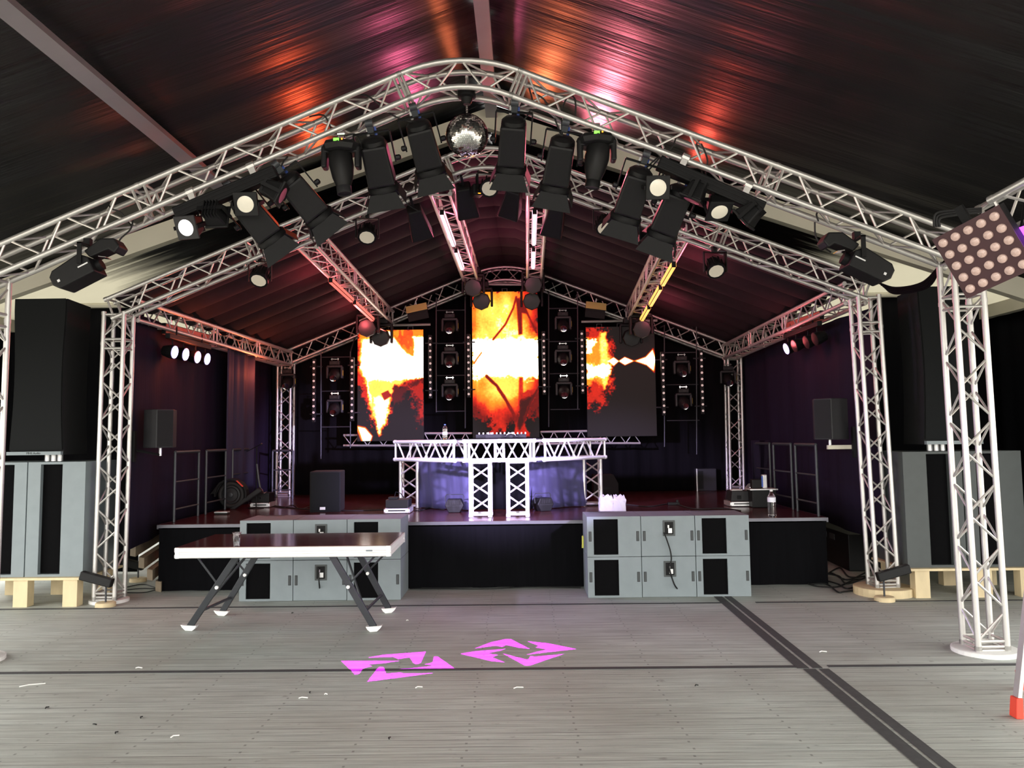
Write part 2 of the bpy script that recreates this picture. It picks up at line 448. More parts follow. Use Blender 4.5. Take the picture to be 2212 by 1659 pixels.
def arc_path(A, C, B, R_, n=10):     # straight A->C->B with the corner rounded
    d1 = (A - C).normalized(); d2 = (B - C).normalized()
    ang = math.acos(max(-1, min(1, d1.dot(d2)))); t = R_ / math.tan(ang / 2)
    P, Q = C + d1 * t, C + d2 * t; bis = (d1 + d2).normalized(); O = C + bis * (R_ / math.sin(ang / 2))
    out = []
    a0 = (P - O); a1 = (Q - O); th = a0.angle(a1)
    for k in range(n + 1):
        s = k / n; out.append(O + (a0 * math.sin((1 - s) * th) + a1 * math.sin(s * th)) / math.sin(th))
    return P, Q, out
def arch(label, Y, Lp, Cp, Rp, towers, R_, m='aluminium', base=True, jt=1.9):
    f = Y - H
    A, C, B = F(*Lp, f), F(*Cp, f), F(*Rp, f)
    for p in (A, C, B): p.y = Y
    P, Q, cur = arc_path(A, C, B, R_)
    root = thing('truss_arch', label, 'truss', (C.x, Y, 0))
    n = V((0, 1, 0))
    ll = (P - A).length; lr = (B - Q).length
    truss(root, 'truss_beam', [A, P], n, joints=(ll * .42, ll - .02), m=m)
    truss(root, 'truss_beam', [Q, B], n, joints=(.02, lr * .58,), m=m)
    truss(root, 'curved_truss', cur, n, ends=False, m=m)
    for (b0, t0, pl) in towers:
        tw = truss(root, 'truss_tower', [b0, t0], n, joints=(0.02, (t0 - b0).length - .35), m=m)
        if pl:
            obj('base_plate', MB().lathe([(pl[0], 0), (pl[0], pl[1]), (pl[0] - .01, pl[1] + .004)], 28, T(b0.x, b0.y, pl[3] if len(pl) > 3 else 0)), pl[2], tw, world=True)
            M0 = rootmat(tw)
    return A, P, Q, B, C
Y1, Y2, Y3 = 6.62, 9.0, 14.05
r1b = G(2127, 1388, .03); r1b.y = Y1; r1b = F(2127, 1386, Y1); r1b.z = .035
r1t = F(2073, 560, Y1)
l1t = F(-27, 598, Y1); l1b = F(-62, 1400, Y1); l1b.z = .035
r2b = F(1908, 1268, Y2); r2b.z = .085; r2t = F(1867, 640, Y2)
l2b = F(236, 1290, Y2); l2b.z = .035; l2t = F(257, 676, Y2)
A1 = arch('silver square truss gable arch nearest the camera, carrying the mirror ball', Y1, (-110, 606), (993, 135), (2085, 539),
          [(r1b, r1t, (.24, .03, 'white_paint')), (l1b, l1t, (.24, .03, 'white_paint'))], 1.15)
A2 = arch('silver truss gable arch at the front of the stage roof', Y2, (233, 668), (1047, 326), (1880, 625),
          [(r2b, r2t, (.30, .08, 'wood_pale')), (l2b, l2t, (.2, .03, 'white_paint'))], 1.0)
ZS = .755
l3b = F(615, 1072, Y3); l3b.z = ZS + .01; l3t = F(618, 785, Y3)
r3b = F(1589, 1058, Y3); r3b.z = ZS + .01; r3t = F(1583, 772, Y3)
A3 = arch('dim truss gable arch at the back of the stage above the three screens', Y3, (618, 773), (1090, 578), (1580, 760),
          [(r3b, r3t, None), (l3b, l3t, None)], 1.3)
def on(A, px):                       # point of an arch's centre line seen at column px
    Y = A[0].y
    best = None
    for a, b2 in ((A[0], A[4]), (A[4], A[3])):
        for k in range(201):
            p = a.lerp(b2, k / 200); d = CR.transposed() @ (p - V((0, 0, CH))); x = CX + FP * d.x / -d.z
            if best is None or abs(x - px) < best[0]: best = (abs(x - px), p)
    return best[1].copy()
PUR = {}
for key, pa, pb, lab, dz in (
    ('eave_l', 262, 623, 'truss along the left eave of the stage roof, lit orange, above the four glowing lamps', -.02),
    ('mid_l', 655, 838, 'truss running back under the left half of the stage canopy, lit pink', -.04),
    ('ridge_l', 950, 1026, 'truss just left of the middle of the canopy, behind the mirror ball', -.08),
    ('ridge_r', 1160, 1152, 'truss just right of the middle of the canopy, lit pink', -.08),
    ('mid_r', 1466, 1364, 'truss running back under the right half of the stage canopy above amber strips', -.04),
    ('eave_r', 1858, 1572, 'truss along the right eave of the stage roof, dim pink, beside the right curtain', -.02)):
    a = on(A2, pa); b2 = on(A3, pb); a.y += H + .03; b2.y -= H + .03; a.z += dz; b2.z += dz
    n = V((b2.z * 0 + 1, 0, 0)) if 'ridge' in key or 'eave' in key else V((1, 0, 0))
    root = thing('purlin_truss', lab, 'truss', (a.x, a.y, a.z), group='trusses between the front and back arches')
    tl = (b2 - a).length
    truss(root, 'truss_beam', [a, b2], n, joints=(tl * .4, tl * .7))
    PUR[key] = (a, b2)

# ------------------------------------------------------------------ stage
SX0, SX1, SY0, SY1 = -4.16, 3.46, 9.56, 14.6
st = thing('stage_platform', 'low black skirted stage with glossy red-brown deck', 'stage', ((SX0 + SX1) / 2, (SY0 + SY1) / 2, 0))
dk = MB()
nx_ = 4; ny_ = 5
for i in range(nx_):
    for j in range(ny_):
        xa = SX0 + (SX1 - SX0) * i / nx_; xb = SX0 + (SX1 - SX0) * (i + 1) / nx_; y0 = SY0 + (SY1 - SY0) * j / ny_; y1 = SY0 + (SY1 - SY0) * (j + 1) / ny_
        dk.box(((xa + xb) / 2, (y0 + y1) / 2, ZS - .015), (xb - xa - .006, y1 - y0 - .006, .03))
obj('deck', dk, 'deck_brown', st, world=True)
ed = MB(); ed.box(((SX0 + SX1) / 2, SY0 - .012, ZS - .020), (SX1 - SX0 + .02, .02, .036)); ed.box((SX0 - .012, (SY0 + SY1) / 2, ZS - .028), (.02, SY1 - SY0, .05)); ed.box((SX1 + .012, (SY0 + SY1) / 2, ZS - .028), (.02, SY1 - SY0, .05))
obj('edge_profile', ed, 'stage_edge', st, world=True, label='aluminium edge profile')
sk = MB()
def skirt(x0, y0, x1, y1):
    l = math.hypot(x1 - x0, y1 - y0); nx, ny2 = (y1 - y0) / l, -(x1 - x0) / l
    sk.grid(lambda u, v: (x0 + (x1 - x0) * u + nx * .012 * math.sin(u * l * 14) * (1 - v), y0 + (y1 - y0) * u + ny2 * .012 * math.sin(u * l * 14) * (1 - v), .005 + (ZS - .06) * v), int(l * 14), 3)
skirt(SX1, SY0 + .02, SX0, SY0 + .02); skirt(SX0 + .01, SY0 + .02, SX0 + .01, SY1); skirt(SX1 - .01, SY1, SX1 - .01, SY0 + .02)
obj('skirt', sk, 'black_cloth', st, world=True, smooth=True)
# canopy of ribbed dark cloth between the front and the back arch
def canopy(side):
    a0, c0, e0 = A2[0], A2[4], A2[3]; a1, c1, e1 = A3[0], A3[4], A3[3]
    mb = MB(); NS = 11
    def fn(u, v):
        if side < 0: p, q = c0.lerp(a0, u), c1.lerp(a1, u)
        else: p, q = c0.lerp(e0, u), c1.lerp(e1, u)
        q = q + V((0, .3, 0))
        r = p.lerp(q, v); s = (v * NS) % 1.0
        r.z += .18 - .10 * math.sin(pi * s) ** .8 - (.08 if u < .06 else 0)
        return tuple(r)
    return obj('canopy_cloth', mb.grid(fn, 16, NS * 8), 'canopy_cloth', smooth=True, solid=.005)
tag(canopy(-1), 'left slope of the dark cloth canopy hanging in swags over the stage', 'canopy', 'stage canopy cloth')
tag(canopy(1), 'right slope of the dark cloth canopy hanging in swags over the stage', 'canopy', 'stage canopy cloth')
# curtains
def curtain(name, label, x0, y0, x1, y1, z0, z1, m, freq=9, amp=.02, bow=0, zf=None):
    l = math.hypot(x1 - x0, y1 - y0); nx, ny2 = (y1 - y0) / l, -(x1 - x0) / l
    def fn(u, v):
        o = amp * (math.sin(u * l * freq) + .5 * math.sin(u * l * freq * 2.3 + 1.3)); zt = z1(x0 + (x1 - x0) * u, y0 + (y1 - y0) * u) if callable(z1) else z1
        zo = z0(u) if callable(z0) else z0
        return (x0 + (x1 - x0) * u + nx * o, y0 + (y1 - y0) * u + ny2 * o, zo + (zt - zo) * v)
    return tag(obj(name, MB().grid(fn, int(l * freq * 2), 5), m, smooth=True, solid=.004), label, 'curtain')
cl, cr = PUR['eave_l'], PUR['eave_r']
def zt(x, y):
    a, c_, e = A3[0], A3[4], A3[3]
    return (a.z + (c_.z - a.z) * (x - a.x) / (c_.x - a.x) if x < c_.x else e.z + (c_.z - e.z) * (x - e.x) / (c_.x - e.x)) + .02
curtain('backdrop_curtain', 'black backdrop curtain behind the three screens', A3[0].x, 14.42, A3[3].x, 14.42, ZS + .01, zt, 'back_cloth', 12, .025)
ed1 = cl[0].lerp(cl[1], .28)
curtain('side_curtain', 'dark violet-lit side curtain left of the stage, behind the pole speaker', -4.33, 9.15, -4.33, 14.38, lambda u: .52 + .15 * math.sin(u * 3), 3.14, 'curtain_cloth', 5, .02)
curtain('side_curtain', 'dark violet-lit side curtain right of the stage, behind the bracket speaker', 3.93, 9.2, 3.80, 14.38, lambda u: .5 + .1 * math.sin(u * 3), 3.1, 'curtain_cloth', 5, .02)
curtain('hanging_drape', 'narrow navy drape hanging in folds beside the left side curtain', -4.12, 11.55, -4.08, 12.6, ZS + .04, 3.0, 'navy_cloth', 14, .03)

# ------------------------------------------------------------------ LED screens (their picture is computed, not loaded)
def poly_d(X, Y, P):                # signed distance in pixels, positive inside
    P = np.array(P, float); n = len(P); d = np.full(X.shape, 1e9); ins = np.zeros(X.shape, bool)
    for i in range(n):
        x0, y0 = P[i]; x1, y1 = P[(i + 1) % n]; ex, ey = x1 - x0, y1 - y0
        t = np.clip(((X - x0) * ex + (Y - y0) * ey) / (ex * ex + ey * ey + 1e-9), 0, 1)
        d = np.minimum(d, np.hypot(X - x0 - t * ex, Y - y0 - t * ey))
        cr_ = ((y0 > Y) != (y1 > Y)) & (X < (x1 - x0) * (Y - y0) / (y1 - y0 + 1e-12) + x0); ins ^= cr_
    return np.where(ins, d, -d)
rng = np.random.RandomState(3)
def vnoise(X, Y, sx, sy, seed=0):
    g_ = np.random.RandomState(seed).rand(64, 64)
    x = X / sx + 1000; y = Y / sy + 1000; i = np.floor(x).astype(int); j = np.floor(y).astype(int); fx_ = x - i; fy = y - j
    fx_ = fx_ * fx_ * (3 - 2 * fx_); fy = fy * fy * (3 - 2 * fy)
    a = g_[i % 64, j % 64]; b_ = g_[(i + 1) % 64, j % 64]; c_ = g_[i % 64, (j + 1) % 64]; d = g_[(i + 1) % 64, (j + 1) % 64]
    return (a * (1 - fx_) + b_ * fx_) * (1 - fy) + (c_ * (1 - fx_) + d * fx_) * fy
def zz7(P): return [(700 + x * .2712, 620 + y * .2712) for x, y in P]
def zb1(P): return [(1080 + x * .2532, 540 + y * .2532) for x, y in P]
HK = [0, .28, .55, .85, 1.15, 1.5]
HC = np.array([(.010, .008, .0075), (.25, .008, .006), (.95, .03, .012), (1.25, .36, .02), (1.6, 1.1, .14), (5.0, 4.3, 3.8)])
def screen(label, px0, py0, px1, py1, Y, layers, noise_a):
    a, b_ = F(px0, py0, Y), F(px1, py1, Y); a2 = F(px0, py1, Y); b2_ = F(px1, py0, Y)
    nx = int((px1 - px0) / 1.4); nz = int((py1 - py0) / 1.4)
    u = (np.arange(nx) + .5) / nx; v = (np.arange(nz) + .5) / nz
    UU, VV = np.meshgrid(u, v, indexing='ij'); X = px0 + (px1 - px0) * UU; Yp = py0 + (py1 - py0) * VV
    h = np.zeros(X.shape)
    n1 = vnoise(X, Yp, 9, 9, 1) - .5; n2 = vnoise(X, Yp, 3, 3, 2) - .5; n3 = vnoise(X, Yp, 24, 24, 4) - .5
    for P, val, soft, na in layers:
        if callable(P): d = P(X, Yp)
        else: d = poly_d(X, Yp, P)
        al = np.clip((d + na * (n1 * 14 + n2 * 9)) / soft + .5, 0, 1)
        vv = val(X, Yp) if callable(val) else val
        h = h * (1 - al) + vv * al
    h = h + noise_a * (n2 * .5 + n3 * .5 + n1 * .4) * (h > .12)
    h = np.clip(h, 0, 1.5)
    col = np.stack([np.interp(h, HK, HC[:, k]) for k in range(3)], -1)
    root = thing('led_screen', label, 'screen', ((a.x + b_.x) / 2, Y, b_.z))
    x0, x1, z1, z0 = a2.x, b_.x, (a.z + b2_.z) / 2, (a2.z + b_.z) / 2
    verts = [(x0 + (x1 - x0) * i / nx, Y, z1 + (z0 - z1) * j / nz) for i in range(nx + 1) for j in range(nz + 1)]
    k = nz + 1
    faces = [(i * k + j, i * k + j + 1, (i + 1) * k + j + 1, (i + 1) * k + j) for i in range(nx) for j in range(nz)]
    me = bpy.data.meshes.new('display'); me.from_pydata(verts, [], faces); me.transform(rootmat(root).inverted())
    at = me.attributes.new('pic', 'FLOAT_COLOR', 'FACE')
    buf = np.ones((nx * nz, 4), np.float32); buf[:, :3] = col.reshape(-1, 3)
    at.data.foreach_set('color', buf.ravel()); me.materials.append(M['led_picture'])
    o = bpy.data.objects.new('display', me); COL.objects.link(o); o.parent = root
    obj('cabinet', MB().box(((x0 + x1) / 2, Y + .06, (z0 + z1) / 2), (x1 - x0 + .01, .1, z1 - z0 + .01)), 'black_metal', root, world=True)
    for t in (.2, .5, .8):
        hg = MB(); xx = x0 + (x1 - x0) * t; hg.tube((xx - .04, Y + .05, z1), (xx - .04, Y + .05, z1 + .06), .006, 6); hg.tube((xx + .04, Y + .05, z1), (xx + .04, Y + .05, z1 + .06), .006, 6); hg.tube((xx - .045, Y + .05, z1 + .06), (xx + .045, Y + .05, z1 + .06), .006, 6)
        obj('hanger', hg, 'steel_grey', root, world=True, smooth=True)
    return x0, x1, z0, z1
m = bpy.data.materials.new('led_picture'); m.use_nodes = True; nt = m.node_tree
b = nt.nodes['Principled BSDF']; b.inputs['Base Color'].default_value = (.013, .012, .0115, 1); b.inputs['Roughness'].default_value = .8; b.inputs['Specular IOR Level'].default_value = .2
an = nt.nodes.new('ShaderNodeAttribute'); an.attribute_name = 'pic'
nt.links.new(an.outputs['Color'], b.inputs['Emission Color']); b.inputs['Emission Strength'].default_value = 1.0
M['led_picture'] = m
YS = 13.6
def stroke(P, wd, pts_are=zz7):
    P = pts_are(P)
    def fn(X, Y):
        d = np.full(X.shape, 1e9)
        for (x0, y0), (x1, y1) in zip(P, P[1:]):
            ex, ey = x1 - x0, y1 - y0; t = np.clip(((X - x0) * ex + (Y - y0) * ey) / (ex * ex + ey * ey), 0, 1)
            d = np.minimum(d, np.hypot(X - x0 - t * ex, Y - y0 - t * ey))
        return wd / 2 - d
    return fn
Z7 = zz7
screen('left screen showing white fire with an orange-red edge and dark corner', 772, 713, 915, 952, YS, [
    (Z7([(255, 320), (800, 320), (800, 560), (800, 1000), (700, 840), (560, 800), (540, 960), (450, 1170), (400, 1130), (340, 940), (290, 860), (255, 740)]), .5, 6, 1),
    (Z7([(690, 740), (800, 720), (800, 1100), (745, 980), (680, 850)]), .38, 14, 1.6),
    (Z7([(275, 360), (800, 335), (800, 720), (640, 760), (560, 830), (500, 1000), (440, 1170), (370, 1000), (320, 760), (280, 660)]), .82, 6, .6),
    (Z7([(530, 330), (800, 330), (800, 420), (720, 430), (720, 560), (640, 500), (560, 400)]), lambda X, Y: .62 + .2 * (vnoise(X, Y, 6, 20, 9) > .5), 8, 1),
    (Z7([(300, 420), (520, 350), (620, 500), (715, 560), (715, 400), (810, 395), (810, 735), (640, 740), (560, 800), (470, 980), (440, 1160), (400, 1000), (350, 880), (330, 740), (290, 640)]), 1.5, 5, .3),
    (Z7([(330, 740), (640, 740), (530, 900), (500, 1080), (430, 1160), (380, 980)]), 1.12, 9, .5),
    (Z7([(400, 880), (470, 900), (520, 900), (490, 1080), (430, 1130)]), 1.35, 10, .4),
    (Z7([(455, 850), (510, 825), (535, 870), (480, 905)]), .35, 2, 0),
    (Z7([(540, 810), (800, 740), (800, 760), (690, 800), (640, 860), (545, 960)]), .12, 8, 1),
    (Z7([(262, 1100), (330, 1115), (388, 1185), (375, 1228), (300, 1232), (262, 1140)]), .85, 3, 0),
    (Z7([(270, 1112), (325, 1125), (380, 1188), (368, 1222), (310, 1225)]), 1.5, 2, 0),
], .10)
def cbg(X, Y):
    x = (X - 1022) / 143; y = Y
    h = .66 + .52 * np.clip(1 - np.abs(x - .42) / .6, 0, 1) - .35 * np.clip((660 - y) / 40, 0, 1) - .75 * np.clip((y - 845) / 60, 0, 1)
    h = h - .35 * np.clip((x - .75) / .25, 0, 1) * (np.abs(y - 772) > 45) - .1 * (x < .06)
    return np.clip(h + .25 * (vnoise(X, Y, 18, 26, 6) - .5), .25, 1.2)
screen('tall middle screen showing yellow and red fire with a bright white band', 1022, 630, 1165, 945, YS, [
    (Z7([(1150, 0), (1750, 0), (1750, 1000), (1640, 1050), (1530, 1100), (1500, 1080), (1430, 1160), (1400, 1150), (1350, 1180), (1320, 1060), (1200, 1030), (1150, 1000)]), cbg, 8, 1.6),
    (Z7([(1180, 410), (1720, 410), (1740, 500), (1740, 700), (1700, 720), (1600, 750), (1500, 725), (1180, 715)]), 1.5, 10, .8),
    (Z7([(1270, 320), (1560, 300), (1700, 420), (1200, 430)]), 1.15, 30, .6),
    (Z7([(1300, 720), (1560, 720), (1540, 860), (1400, 840)]), 1.1, 25, .6),
    (stroke([(1545, 80), (1520, 170), (1455, 300), (1355, 420)], 4), .33, 2, 0),
    (stroke([(1260, 525), (1225, 570), (1200, 610)], 3), .6, 2, 0),
    (stroke([(1300, 715), (1380, 790), (1450, 900), (1510, 1010), (1540, 1110)], 7), .28, 2, .1),
    (Z7([(1540, 90), (1570, 90), (1640, 220), (1590, 210), (1590, 380), (1560, 385), (1550, 180)]), .26, 3, 0),
    (stroke([(1580, 90), (1640, 230), (1705, 370)], 4), .28, 2, 0),
    (Z7([(1560, 725), (1590, 725), (1590, 840), (1560, 1100), (1545, 1100)]), .5, 3, 0),
    (Z7([(1560, 850), (1720, 800), (1600, 1080), (1640, 1190), (1500, 1200), (1555, 1010)]), .42, 4, .5),
    (Z7([(1565, 900), (1650, 880), (1700, 830), (1610, 1010), (1590, 1090), (1560, 1150), (1540, 1110)]), .06, 5, .4),
    (stroke([(1720, 800), (1650, 920), (1600, 1060)], 4), .16, 2, 0),
], .16)
screen('right screen mostly dark grey with a fiery left edge and a small bright fan', 1270, 706, 1419, 942, YS, [
    (zb1([(740, 640), (900, 660), (960, 800), (960, 1150), (880, 1330), (740, 1350)]), .45, 10, 1.5),
    (zb1([(745, 740), (850, 770), (900, 700), (940, 860), (955, 1000), (930, 1150), (800, 1120), (745, 1200)]), .85, 10, .7),
    (zb1([(870, 700), (920, 700), (945, 950), (930, 1130), (900, 1200), (875, 1080), (870, 940)]), 1.15, 5, .2),
    (zb1([(750, 760), (840, 760), (850, 790), (800, 820), (800, 870), (750, 880)]), 1.5, 4, .4),
    (zb1([(745, 970), (820, 985), (950, 980), (950, 1060), (900, 1085), (760, 1090)]), 1.5, 6, .4),
    (zb1([(935, 950), (985, 915), (1030, 950), (985, 990)]), 1.4, 3, 0),
    (zb1([(1025, 950), (1080, 915), (1160, 950), (1080, 985)]), 1.4, 3, 0),
    (zb1([(1160, 950), (1260, 915), (1325, 845), (1352, 940), (1330, 1050), (1270, 990)]), .8, 4, 0),
    (zb1([(1170, 950), (1260, 920), (1320, 860), (1345, 940), (1325, 1035), (1265, 985)]), 1.4, 3, 0),
], .10)

# ------------------------------------------------------------------ small truss pieces behind the booth, pipes and ladders
def flat_truss(label, P, Q, hh, zig, name='ladder_truss', r=.018):
    root = thing(name, label, 'truss', tuple(P))
    ch = MB(); d = V((0, 0, -hh)); ch.tube(P, Q, r, 8); ch.tube(P + d, Q + d, r, 8); obj('chord', ch, 'aluminium', root, world=True, smooth=True)
    br = MB(); n = max(2, round((Q - P).length / zig))
    for k in range(n):
        a, b2 = P.lerp(Q, k / n), P.lerp(Q, (k + 1) / n)
        if k % 2: a, b2 = a + d, b2
        else: a, b2 = a, b2 + d
        br.tube(a, b2, .008, 6)
    obj('bracing', br, 'aluminium', root, world=True, smooth=True); return root
flat_truss('flat ladder truss in the gap between the left and middle screens', F(917, 936, YS + .1), F(1020, 936, YS + .1), .2, .12)
flat_truss('flat ladder truss in the gap between the middle and right screens', F(1167, 933, YS + .1), F(1270, 931, YS + .1), .2, .12)
flat_truss('flat ladder truss under the left screen, its left end sticking out', F(742, 940, YS + .13), F(914, 940, YS + .13), .17, .13)
flat_truss('flat ladder truss under the right screen, its end sticking out right', F(1272, 935, YS + .13), F(1383, 935, YS + .13), .17, .13)
def pipe(label, P, Q, r=.017):
    return tag(obj('steel_pipe', MB().tube(P, Q, r, 8), 'aluminium', smooth=True), label, 'pipe')
pipe('horizontal pipe over the left screen', F(838, 703, YS + .3), F(930, 701, YS + .3), .022)
pipe('horizontal pipe across the top of the middle screen', F(1040, 614, YS + .3), F(1136, 615, YS + .3), .022)
pipe('horizontal pipe over the right screen', F(1256, 695, YS + .3), F(1420, 692, YS + .3), .022)

# hanging frames with moving heads
def moving_head_small():
    t = thing('moving_light', 'x', 'stage light')
    mb = MB(); mb.tube((-.05, 0, 0), (-.05, 0, -.05), .006, 6); mb.tube((.05, 0, 0), (.05, 0, -.05), .006, 6); mb.box((0, 0, -.02), (.13, .03, .012)); obj('clamp', mb, 'chrome', t)
    obj('base', MB().box((0, 0, -.085), (.17, .13, .075)), 'black_plastic', t, bev=.012)
    obj('display', MB().box((.01, -.067, -.085), (.045, .004, .02)), 'grey_plastic', t, label='small pale display')
    y = MB(); y.box((0, 0, -.142), (.25, .11, .04)); y.box((-.118, 0, -.24), (.036, .10, .2)); y.box((.118, 0, -.24), (.036, .10, .2))
    yk = obj('yoke', y, 'grey_plastic', t, bev=.012); obj('type_plate', MB().box((.137, -.03, -.25), (.003, .03, .09)), 'yellow_label', yk, label='yellow strip')
    A = T(0, 0, -.27) @ R(-62, 'X')
    h = obj('head', MB(A).lathe([(.02, .13), (.075, .12), (.095, .05), (.095, -.06), (.07, -.12), (.055, -.145)], 16), 'black_plastic', t, smooth=True)
    obj('lens', MB(A).lathe([(.001, -.15), (.05, -.148)], 16), 'lens_dark', h, smooth=True)
    obj('lens_ring', MB(A).lathe([(.048, -.15), (.056, -.155), (.056, -.14)], 16), 'chrome', h, smooth=True)
    return t
def wash_head():
    t = thing('wash_light', 'x', 'stage light')
    obj('base', MB().box((0, 0, -.06), (.24, .2, .10)), 'black_plastic', t, bev=.015)
    y = MB(); y.box((0, 0, -.13), (.36, .12, .045)); y.box((-.17, 0, -.28), (.04, .11, .3)); y.box((.17, 0, -.28), (.04, .11, .3)); obj('yoke', y, 'black_plastic', t, bev=.015)
    A = T(0, 0, -.33) @ R(-80, 'X')
    h = obj('head', MB(A).lathe([(.08, .16), (.135, .12), (.15, 0), (.15, -.10), (.14, -.12)], 8), 'black_plastic', t)
    obj('lens', MB(A).lathe([(.001, -.125), (.125, -.122)], 24), 'lens_dark', h, smooth=True)
    return t
def pixel_bar():
    t = thing('pixel_bar', 'x', 'LED bar')
    obj('housing', MB().box((0, 0, -.52), (.06, .07, 1.04)), 'black_metal', t, bev=.008)
    for k in range(10):
        o = obj('lamp_cell', MB(T(0, -.037, -.06 - k * .1025) @ R(90, 'X')).lathe([(.009, 0), (.009, .006), (.019, .006), (.019, 0)], 12), 'pixel_ring', t, smooth=True)
    for z in (-.12, -.9): obj('clamp', MB().box((0, .07, z), (.04, .10, .04)).tube((-.10, .12, z), (.10, .12, z), .012, 6), 'steel_grey', t)
    return t
mh0 = moving_head_small(); mh_used = []
def place(proto, used, mtx, label, group):
    if not used:
        used.append(1); proto.location = mtx.to_translation(); proto.rotation_euler = mtx.to_euler(); proto['label'] = label
        if group: proto['group'] = group
        return proto
    return dup(proto, mtx, label, group)
YL = 13.45
frames_ = [('outer left', 690, 754, 778, 992, 722, [(722, 782), (722, 856)], 'far left hanging frame', 968),
           ('inner left', 941, 1004, 660, 890, 971, [(971, 680), (971, 752), (971, 822)], 'hanging frame between the left and middle screens', 925),
           ('inner right', 1186, 1249, 650, 922, 1216, [(1216, 676), (1216, 748), (1218, 818)], 'hanging frame between the middle and right screens', 884),
           ('outer right', 1438, 1508, 720, 965, 1474, [(1473, 772), (1477, 842)], 'far right hanging frame', 982)]
nm = ['topmost', 'middle', 'lowest']
for lab, xa, xb, yt, yb_, xc, heads, where, yb2 in frames_:
    Pa, Pb = F(xa, yt, YL), F(xb, yt, YL); qa, qb = F(xa, yb_, YL), F(xb, yb2, YL)
    root = thing('pipe_ladder', 'thin pipe frame carrying moving heads, the ' + lab + ' of four', 'frame', tuple(Pa))
    mb = MB(); mb.tube(Pa + V((0, .1, .15)), qa + V((0, .1, 0)), .010, 6); mb.tube(Pb + V((0, .1, .15)), qb + V((0, .1, 0)), .010, 6); obj('upright', mb, 'steel_grey', root, world=True, smooth=True)
    for z in [F(hx, hy - 8, YL).z + .03 for hx, hy in heads] + [F(xc, heads[-1][1] + 66, YL).z]:
        obj('crossbar', MB().tube((Pa.x, YL + .1, z), (Pb.x, YL + .1, z), .009, 6), 'steel_grey', root, world=True, smooth=True)
    for P_ in (Pa, Pb): obj('hook', MB().tube((P_.x, YL + .1, P_.z + .14), (P_.x, Y3 - H, max(P_.z + .16, zt(P_.x, 0) - H - .04)), .012, 6), 'steel_grey', root, world=True, smooth=True)
    n = len(heads)
    for k, (hx, hy) in enumerate(heads):
        p = F(hx, hy - 8, YL)
        place(mh0, mh_used, T(p.x, YL + .06, p.z + .01), ('upper' if n == 2 and k == 0 else 'lower' if n == 2 else nm[k]) + ' dark moving head on the ' + where, 'moving heads on the hanging frames')
for px, py, lab in ((622, 792, 'dark moving head on the left back tower of the stage'), (1571, 785, 'dark moving head on the right back tower of the stage')):
    p = F(px, py, YL + .42); o = place(mh0, mh_used, T(p.x, p.y, p.z) , lab, None)
    if 'group' in o: del o['group']
pb0 = pixel_bar(); pb_used = []
for k, (px, py) in enumerate(((680, 775), (762, 772), (930, 724), (1012, 722), (1174, 716), (1256, 714), (1430, 760), (1513, 757))):
    p = F(px, py, YL)
    side = ['left of the far left hanging frame', 'between the far left frame and the left screen', 'just right of the left screen', 'just left of the middle screen', 'just right of the middle screen', 'just left of the right screen', 'just right of the right screen', 'right of the far right hanging frame'][k]
    o = place(pb0, pb_used, T(p.x, YL - .02, p.z), 'vertical bar of ten small cells ' + side, 'pixel bars beside the screens')
ws0 = wash_head(); ws_used = []
for px, py, Y, sc, lab in ((795, 668, 13.2, 1, 'left round wash light of the pair over the left screen'), (824, 690, 13.5, 1, 'right round wash light of the pair over the left screen'),
                       (1022, 582, 13.2, 1, 'upper round wash light left of the top of the middle screen'), (1040, 612, 13.6, 1, 'lower round wash light left of the top of the middle screen'),
                       (1151, 576, 13.2, 1, 'upper round wash light at the top right corner of the middle screen'), (1148, 612, 13.6, 1, 'lower round wash light at the top right corner of the middle screen'),
                       (1384, 670, 13.2, 1, 'front round wash light above the right screen'), (1362, 690, 13.6, 1, 'rear round wash light above the right screen')):
    p = F(px, py, Y); place(ws0, ws_used, T(p.x, p.y, p.z + .03), lab, 'wash lights along the back arch')
# beige flap floods
def flap_flood(px0, py0, px1, py1, lab, tilt):
    a, b_ = F(px0, py0, 13.5), F(px1, py1, 13.5)
    t = thing('flood_light', lab, 'stage light', tuple((a + b_) / 2), (0, tilt, 0))
    wd = (b_ - a).length
    obj('housing', MB().box((0, .07, -.03), (wd, .16, .16)), 'black_metal', t, bev=.01)
    obj('front_flap', MB().box((0, -.03, .01), (wd + .01, .015, .13), R(-28, 'X')), 'beige_flap', t, label='beige front flap')
    obj('lower_flap', MB().box((0, -.06, -.11), (wd, .012, .11), R(20, 'X')), 'black_metal', t)
    obj('hook', MB().tube((0, .08, .04), (0, .08, .16), .012, 6), 'aluminium', t)
flap_flood(879, 674, 922, 663, 'beige flapped flood light hanging right of the left screen top', -.20)
flap_flood(1266, 660, 1308, 668, 'beige flapped flood light hanging left of the right screen top', .13)

